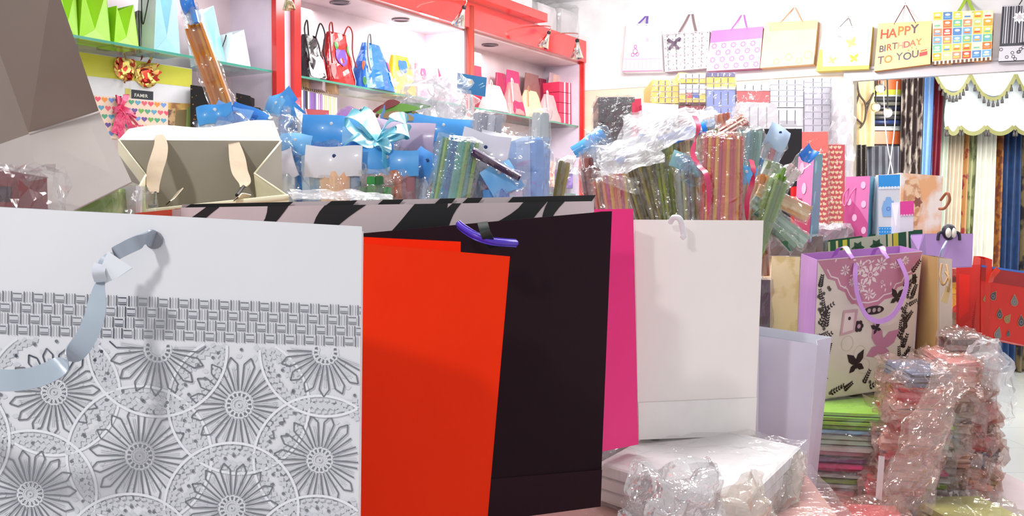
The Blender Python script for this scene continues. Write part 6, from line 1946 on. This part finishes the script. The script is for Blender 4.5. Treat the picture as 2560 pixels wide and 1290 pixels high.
for (u, v, L, a) in ((.03, .79, .1, 80), (.02, .6, .16, 30), (.03, .52, .14, 60), (.1, .5, .12, 80), (.05, .38, .14, 40), (.12, .3, .1, 70), (.02, .2, .12, 30), (.03, .04, .15, 50), (.16, .03, .15, 20), (.9, .84, .12, 50), (.86, .74, .12, 40), (.93, .66, .1, 70), (.88, .48, .1, 50), (.82, .36, .14, 60), (.88, .28, .12, 70), (.9, .42, .1, 100),
                    (.84, .16, .14, 50), (.8, .08, .14, 30), (.92, .2, .1, 70), (.55, .03, .16, 20), (.5, .06, .12, 60), (.7, .04, .12, 40), (.3, .04, .1, 30), (.95, .75, .08, 100)):
    sprig(u, v, L, R(a))
for i in range(22):
    g_ = i % 2
    sprig((.02 if not g_ else .84) + rr.random() * .06, .06 + .032 * i, .09, R(rr.uniform(20, 110)), 5, .028)
for i in range(46):
    e = rr.random()
    if e < .42: u, v = rr.uniform(.02, .13), rr.uniform(.04, .8)
    elif e < .84: u, v = rr.uniform(.84, .97), rr.uniform(.04, .75)
    else: u, v = rr.uniform(.1, .9), rr.uniform(.02, .08)
    b.ring(u, v, .014, .006, M((84, 74, 74)), .0012, 8); b.disc(u, v, .006, DKB, .0013, 6)
b.butterfly(.42, .1 + .12, .13, .15, DKB, .0012); b.butterfly(.78, .67, .1, -.1, DKB, .0012); b.butterfly(.6, .46, .07, .4, DKB, .0012)
b.disc(.56, .6, .1, DKB, .0012, 18, squash=.34)
for q_ in (-.05, 0, .05): b.disc(.56 + q_, .6, .018, M((190, 170, 170)), .0016, 8)
for a in range(0, 360, 60): b.disc(.42 + .028 * math.cos(R(a)), .495 + .028 * b.W / b.H * math.sin(R(a)), .02, DKB, .0012 + a * 1e-6, 10)
b.disc(.42, .495, .018, M((200, 160, 180)), .0018, 10)
b.butterfly(.66, .32, .22, -.25, M((206, 136, 168), .45), .001)
for (u, v) in ((.45, .3), (.32, .38), (.5, .2), (.7, .2)): b.ring(u, v, .06, .004, M((220, 206, 196)), .0007, 20)
TAGM = M((238, 214, 214), .45)
b.poly([(.24, .44), (.38, .46), (.4, .62), (.26, .62)], M((214, 170, 180), .45), .002); b.poly([(.26, .46), (.36, .475), (.37, .6), (.275, .6)], TAGM, .0023); b.disc(.32, .56, .014, DKB, .0026)
RL = mat('lilac satin', (206, 150, 226), .25, bump=.05)
mb = MB(); mb.ribbon([b.F(.35, .95, .002), b.F(.32, .86, .012), b.F(.33, .72, .02), b.F(.4, .585, .026), b.F(.52, .53, .03), b.F(.66, .57, .03), b.F(.76, .7, .026), b.F(.8, .82, .018), b.F(.76, .96, .002)],
                     .0115, RL, side=lambda u: Vector((math.cos(math.pi * (u * 1.0)), .15, math.sin(math.pi * u)))); b.part('handle', mb)
for (xa, xb) in ((2096, 2128), (2190, 2216)):
    mb = MB(); mb.ribbon([P(xa - 10, 640, 2.34), P(xa, 622, 2.3), P((xa + xb) / 2, 618, 2.26), P(xb - 6, 632, 2.24), P(xb + 4, 646, 2.235)], .016, RL, side=(.6, .6, .1)); mb.build('handle', b.root, b.M)
b.done()
# risers that carry the upper bags
rt = empty('display_riser', Matrix.Translation((.9, 2.8, TZ)), 'white stepped riser hidden behind the butterfly bag, carrying the dotted bags', 'riser')
xa, xb, zr = P(1905, 0, 2.64).x, P(2352, 0, 2.64).x, P(1280, 606, 2.7).z
mb = MB(); mb.box(((xa + xb) / 2, 2.64 + .17, (TZ + zr) / 2), ((xb - xa) / 2, 0, 0), (0, .17, 0), (0, 0, (zr - TZ) / 2 - .001), PALE); mb.build('body', rt, rt.matrix_world)
rt = empty('display_stand', Matrix.Translation((1.22, 2.72, 0)), 'narrow white stand under the red teardrop bag', 'stand')
xa, xb, zr = P(2436, 0, 2.64).x, P(2508, 0, 2.64).x, P(1280, 842, 2.62).z
mb = MB(); mb.box(((xa + xb) / 2, 2.72, zr / 2), ((xb - xa) / 2, 0, 0), (0, .06, 0), (0, 0, zr / 2 - .001), PALE); mb.build('body', rt, rt.matrix_world)
rt = empty('display_stand', Matrix.Translation((1.25, 2.98, 0)), 'narrow white stand under the column of printed packs beside the kraft bag', 'stand')
xa, xb, zr = P(2376, 0, 2.9).x, P(2430, 0, 2.9).x, P(1280, 962, 2.9).z
mb = MB(); mb.box(((xa + xb) / 2, 2.98, zr / 2), ((xb - xa) / 2, 0, 0), (0, .08, 0), (0, 0, zr / 2), PALE); mb.build('body', rt, rt.matrix_world)
# ================================================================ LOWER PILES OF WRAPPED BAGS
gP = 'plastic wrapped bag packs piled on the table'
def pile(lab, px, py, w_, dd, h_, layers, z=None, d=2.1, rot=0.0, wrap=CELLO, seed=0, amp=.008, top=None, group=gP, cat='wrapped bundle', tilt=0.0):
    org = P(px, py, d)
    if z is not None: org.z = z
    Mx = Matrix.Translation(org) @ Matrix.Rotation(R(rot), 4, 'Z') @ Matrix.Rotation(R(tilt), 4, 'Y')
    rt = empty('wrapped_bundle', Mx, lab, cat, group)
    mb = MB()
    n = len(layers); rr = random.Random(seed)
    for i, m in enumerate(layers):
        z0, z1 = h_ * i / n, h_ * (i + .9) / n
        sx, sy = rr.uniform(-.006, .006), rr.uniform(-.006, .006)
        slab(mb, Matrix(), sx, sy, z0, w_ * rr.uniform(.95, 1), dd * rr.uniform(.95, 1), z1 - z0, m, seed + i, .004)
    if top:
        for (x0, y0, x1, y1, m) in top:
            mb.face([(x0 * w_, y0 * dd, h_ + .0006), (x1 * w_, y0 * dd, h_ + .0006), (x1 * w_, y1 * dd, h_ + .0006), (x0 * w_, y1 * dd, h_ + .0006)], m)
    mb.build('folded_bags', rt)
    if wrap:
        mw = MB(); crinkle_box(mw, Matrix(), w_ + .012, dd + .012, h_ + .006, wrap, seed, amp, 12); mw.build('plastic_wrap', rt)
    return rt


lim, lim2, sky, mint, pnk, hpk, red_, wht2 = M((150, 206, 50)), M((120, 180, 40)), M((150, 196, 226)), M((206, 228, 200)), M((244, 170, 180)), M((226, 56, 120)), M((226, 40, 50)), M((236, 236, 232))
# green pile under the butterfly bag (top z about .915)
zc = TZ
cx, cy_ = P(2130, 1000, 2.22).x, 2.22
def at_pile(lab, x, y, z, w_, dd, h_, layers, rot, seed, **k):
    org = Vector((x, y, z))
    Mx = Matrix.Translation(org) @ Matrix.Rotation(R(rot), 4, 'Z')
    rt = empty('wrapped_bundle', Mx, lab, 'wrapped bundle', k.get('group', gP))
    mb = MB(); n = len(layers); rr = random.Random(seed)
    for i, m in enumerate(layers):
        z0, z1 = h_ * i / n + .0008, h_ * (i + .92) / n
        slab(mb, Matrix(), rr.uniform(-.006, .006), rr.uniform(-.006, .006), z0, w_ * rr.uniform(.95, 1), dd * rr.uniform(.95, 1), z1 - z0, m, seed + i, .004)
    for (x0, y0, x1, y1, m) in k.get('top', []):
        mb.face([(x0 * w_, y0 * dd, h_ + .0006), (x1 * w_, y0 * dd, h_ + .0006), (x1 * w_, y1 * dd, h_ + .0006), (x0 * w_, y1 * dd, h_ + .0006)], m)
    mb.build('folded_bags', rt)
    mw = MB(); crinkle_box(mw, Matrix(), w_ + .014, dd + .014, h_ + .004, k.get('wrap', CELLO), seed, k.get('amp', .007), 14); mw.build('plastic_wrap', rt)
    return rt
GX, GY, GR = .735, 2.27, -14
zz = TZ
for h_, lay, lab, tp, wr in ((.045, [red_, M((236, 80, 90)), pnk], 'red and pink striped wrapped pack low in the pile under the butterfly bag', [], CELLO_P),
                     (.03, [wht2, M((150, 180, 70)), wht2], 'white and olive wrapped pack in the pile under the butterfly bag', [], CELLO),
                     (.03, [hpk, M((236, 90, 140)), M((150, 90, 150))], 'magenta and violet wrapped pack in the pile under the butterfly bag', [], CELLO),
                     (.045, [pnk, M((226, 214, 206)), mint, M((206, 226, 196))], 'pink and mint wrapped pack in the pile under the butterfly bag', [], CELLO),
                     (.045, [sky, lim2, lim, lim2, lim], 'lime green wrapped pack, topmost under the butterfly bag', [(-.1, 0, .5, .5, M((236, 220, 60))), (.0, .15, .4, .4, M((240, 190, 90)))], CELLO)):
    at_pile(lab, GX, GY, zz, .36, .42, h_, lay, GR, int(zz * 1000), top=tp, wrap=wr, group='wrapped packs piled under the butterfly bag'); zz += h_ + .002
# low packs in front of it
at_pile('scarlet striped wrapped pack low in front of the lilac white bag', .53, 1.78, TZ, .3, .26, .07, [M((236, 90, 90)), M((250, 200, 200)), red_, M((250, 190, 190)), M((240, 120, 130))], -10, 201, wrap=CELLO_P, amp=.01)
at_pile('pink wrapped pack with blue flower print, low front', .72, 1.72, TZ, .22, .2, .045, [pnk, M((240, 200, 200)), M((150, 180, 230))], 12, 202, wrap=CELLO_P, amp=.01, top=[(-.3, -.3, .1, .1, M((130, 160, 226))), (.1, 0, .35, .3, M((214, 200, 110)))])
at_pile('olive and cream wrapped pack low front beside the leaning stacks', .84, 1.86, TZ, .14, .24, .06, [M((190, 180, 110)), M((226, 214, 160)), M((180, 176, 100))], 5, 203, amp=.01)
# white sleeve tags
for (x, y, x2, y2, d, lab) in ((1964, 1140, 2000, 1250, 1.78, 'plain white paper strip standing before the scarlet pack'), (2190, 1140, 2212, 1252, 1.9, 'plain white paper strip beside the leaning stacks')):
    b = Bag('paper_strip', lab, [(x + 8, y, d), (x2, y + 2, d), (x2 - 8, y2, d), (x, y2 - 6, d)], .003, M((238, 236, 240)), closed=True, pinch=0, cat='paper strip'); b.done()

# leaning stacks at the right, wrapped packs one on another
pals = [[(196, 40, 60), (226, 150, 150), (214, 60, 80), (236, 180, 170), (206, 44, 64), (230, 170, 160), (200, 40, 60), (236, 190, 180), (206, 60, 80), (90, 120, 160)],
        [(206, 190, 180), (60, 54, 56), (190, 180, 172), (236, 196, 180), (180, 176, 172), (214, 200, 190), (150, 146, 144), (206, 190, 180), (236, 200, 190), (220, 150, 150)],
        [(236, 150, 110), (240, 170, 130), (90, 120, 150), (200, 40, 50), (226, 80, 70), (214, 60, 80), (240, 170, 150), (200, 110, 130), (230, 150, 170), (60, 50, 56)],
        [(200, 180, 90), (236, 150, 120), (80, 80, 90), (236, 140, 120), (90, 90, 60), (240, 110, 90), (50, 56, 90), (206, 190, 90), (230, 140, 150), (214, 196, 60)]]
nm_ = ['nearest', 'second', 'third', 'rightmost']
nth = ['bottom', 'second', 'third', 'fourth', 'fifth', 'sixth', 'seventh', 'eighth', 'ninth', 'top']
tone = lambda c_: ('red' if c_[0] > 180 and c_[1] < 90 else 'pink' if c_[0] > 200 and c_[2] > 120 else 'orange' if c_[0] > 200 and c_[2] <= 150 and c_[1] < 185 else 'olive' if c_[2] < 100 and c_[0] > 150 else 'dark' if sum(c_) < 280 else 'blue' if c_[2] > c_[0] else 'grey beige')
for s_, (xb, xt, yt, d0_, wpx) in enumerate(((2262, 2336, 930, 1.98, 140), (2376, 2424, 905, 2.06, 125), (2446, 2466, 856, 2.14, 120), (2506, 2496, 900, 2.22, 80))):
    n = 10
    z0 = TZ if s_ < 2 else TZ
    zt_ = P(xt, yt, d0_).z
    h_ = (zt_ - TZ) / n
    for i in range(n):
        t = i / (n - 1)
        x = P(xb + (xt - xb) * t, 0, d0_).x
        c_ = pals[s_][i]
        mm = [M(c_, .35), M(tuple(min(255, int(v * .6 + 100)) for v in c_), .35), M(c_, .35)]
        w_ = wpx / F_PX * d0_ * (1 - .3 * t)
        if s_ == 3 and t > .6: w_ *= .8
        org = Vector((x, d0_ + .08 + .02 * s_, TZ + i * h_))
        Mx = Matrix.Translation(org) @ Matrix.Rotation(R(-12 + 5 * math.sin(i * 2.3 + s_)), 4, 'Z')
        rt = empty('wrapped_bundle', Mx, '%s folded bag pack, %s from the foot of the %s leaning wrapped stack' % (tone(c_), nth[i], nm_[s_]) if 0 < i < 9 else '%s folded bag pack at the %s of the %s leaning wrapped stack' % (tone(c_), nth[i], nm_[s_]), 'wrapped bundle', 'folded bag packs in the leaning wrapped stacks')
        mb = MB()
        for k, m in enumerate(mm): slab(mb, Matrix(), .003 * (k - 1), 0, h_ * k / 3 + .0006, w_, .2, h_ * .3, m, i * 7 + s_ * 31 + k, .003, .004)
        mb.build('folded_bags', rt)
        mw = MB(); crinkle_box(mw, Matrix(), w_ + .012, .215, h_ * 1.0, CELLO_P, s_ * 100 + i, .017, 9); mw.build('plastic_wrap', rt)
crumple('clear plastic peak tied over the third leaning stack', [(2452, 838, 2.1), (2500, 842, 2.12), (2530, 960, 2.15), (2400, 960, 2.1)], .03, CELLO_M, 90, 14, gC)
crumple('clear plastic flap trailing off the rightmost stack', [(2480, 900, 2.16), (2540, 960, 2.2), (2520, 1060, 2.16), (2460, 1000, 2.16)], .02, CELLO, 91, 12, gC)
crumple('clear plastic sheet stretched down over the nearest leaning stack', [(2330, 900, 1.9), (2420, 900, 1.92), (2330, 1280, 1.85), (2190, 1280, 1.8)], .02, CELLO_P, 92, 18, gC)
pack('wrapped_bundle', 'grey blue glittering pack under the kraft bag', [(2280, 912, 2.35), (2350, 912, 2.35), (2350, 1000, 2.35), (2270, 1000, 2.35)], .15, M((120, 130, 170), .3), amp=.01, seed=130)

# white wrapped block under the plain white bag (top z about .965)
def zy(y, d): return P(CX, y, d).z
WZ = zy(1094, 1.66)
at_pile('rosy brown wrapped pack under the white wrapped block', .155, 1.42, TZ, .6, .62, WZ - TZ - .062, [M((196, 140, 130)), M((214, 150, 140)), M((186, 120, 112)), M((206, 150, 140))], -6, 301, amp=.004)
pL, pF, pR = Pz(1470, 1148, WZ), Pz(1856, 1256, WZ), Pz(2010, 1108, WZ)
ex, ey = (pF - pL), (pR - pF)
lx, ly = ex.length, ey.length
cen = (pL + pR) / 2; cen.z = WZ - .06
ex.normalize(); ey.normalize()
Mb = Matrix((ex, ey, Vector((0, 0, 1)))).transposed().to_4x4()
rt = empty('wrapped_bundle', Matrix.Translation(cen), 'white folded bags in glossy film under the plain white bag', 'wrapped bundle', gP)
mb = MB()
for k in range(3): slab(mb, Mb, .004 * k, -.003 * k, k * .0195, lx - .02, ly - .02, .0185, M((246 - k, 243, 243)), 50 + k, .004)
mb.build('folded_bags', rt)
mb = MB(); crinkle_box(mb, Mb, lx, ly, .062, CELLO, 302, .006, 16); mb.build('plastic_wrap', rt)
crumple('glittering crushed film bunch in front of the white wrapped block', [(1590, 1180, 1.14), (1760, 1172, 1.14), (1800, 1340, 1.1), (1530, 1340, 1.1)], .035, GLIT, 95, 22, gC)
crumple('crushed beige film beside the glittering bunch', [(1760, 1230, 1.22), (1900, 1180, 1.3), (1960, 1330, 1.3), (1780, 1340, 1.2)], .02, film('beige film', (240, 226, 210), .4, .2), 96, 18, gC)
crumple('crushed beige film at the right end of the white wrapped block', [(1870, 1225, 1.42), (2004, 1130, 1.6), (1990, 1320, 1.5), (1850, 1330, 1.4)], .02, film('beige film', (240, 226, 210), .4, .2), 97, 18, gC)
# supports hidden behind the front bags
at_pile('plain wrapped pack carrying the black and orange bags', -.05, 1.0, TZ, .5, .4, .17, [M((206, 190, 190))] * 3, 0, 310)
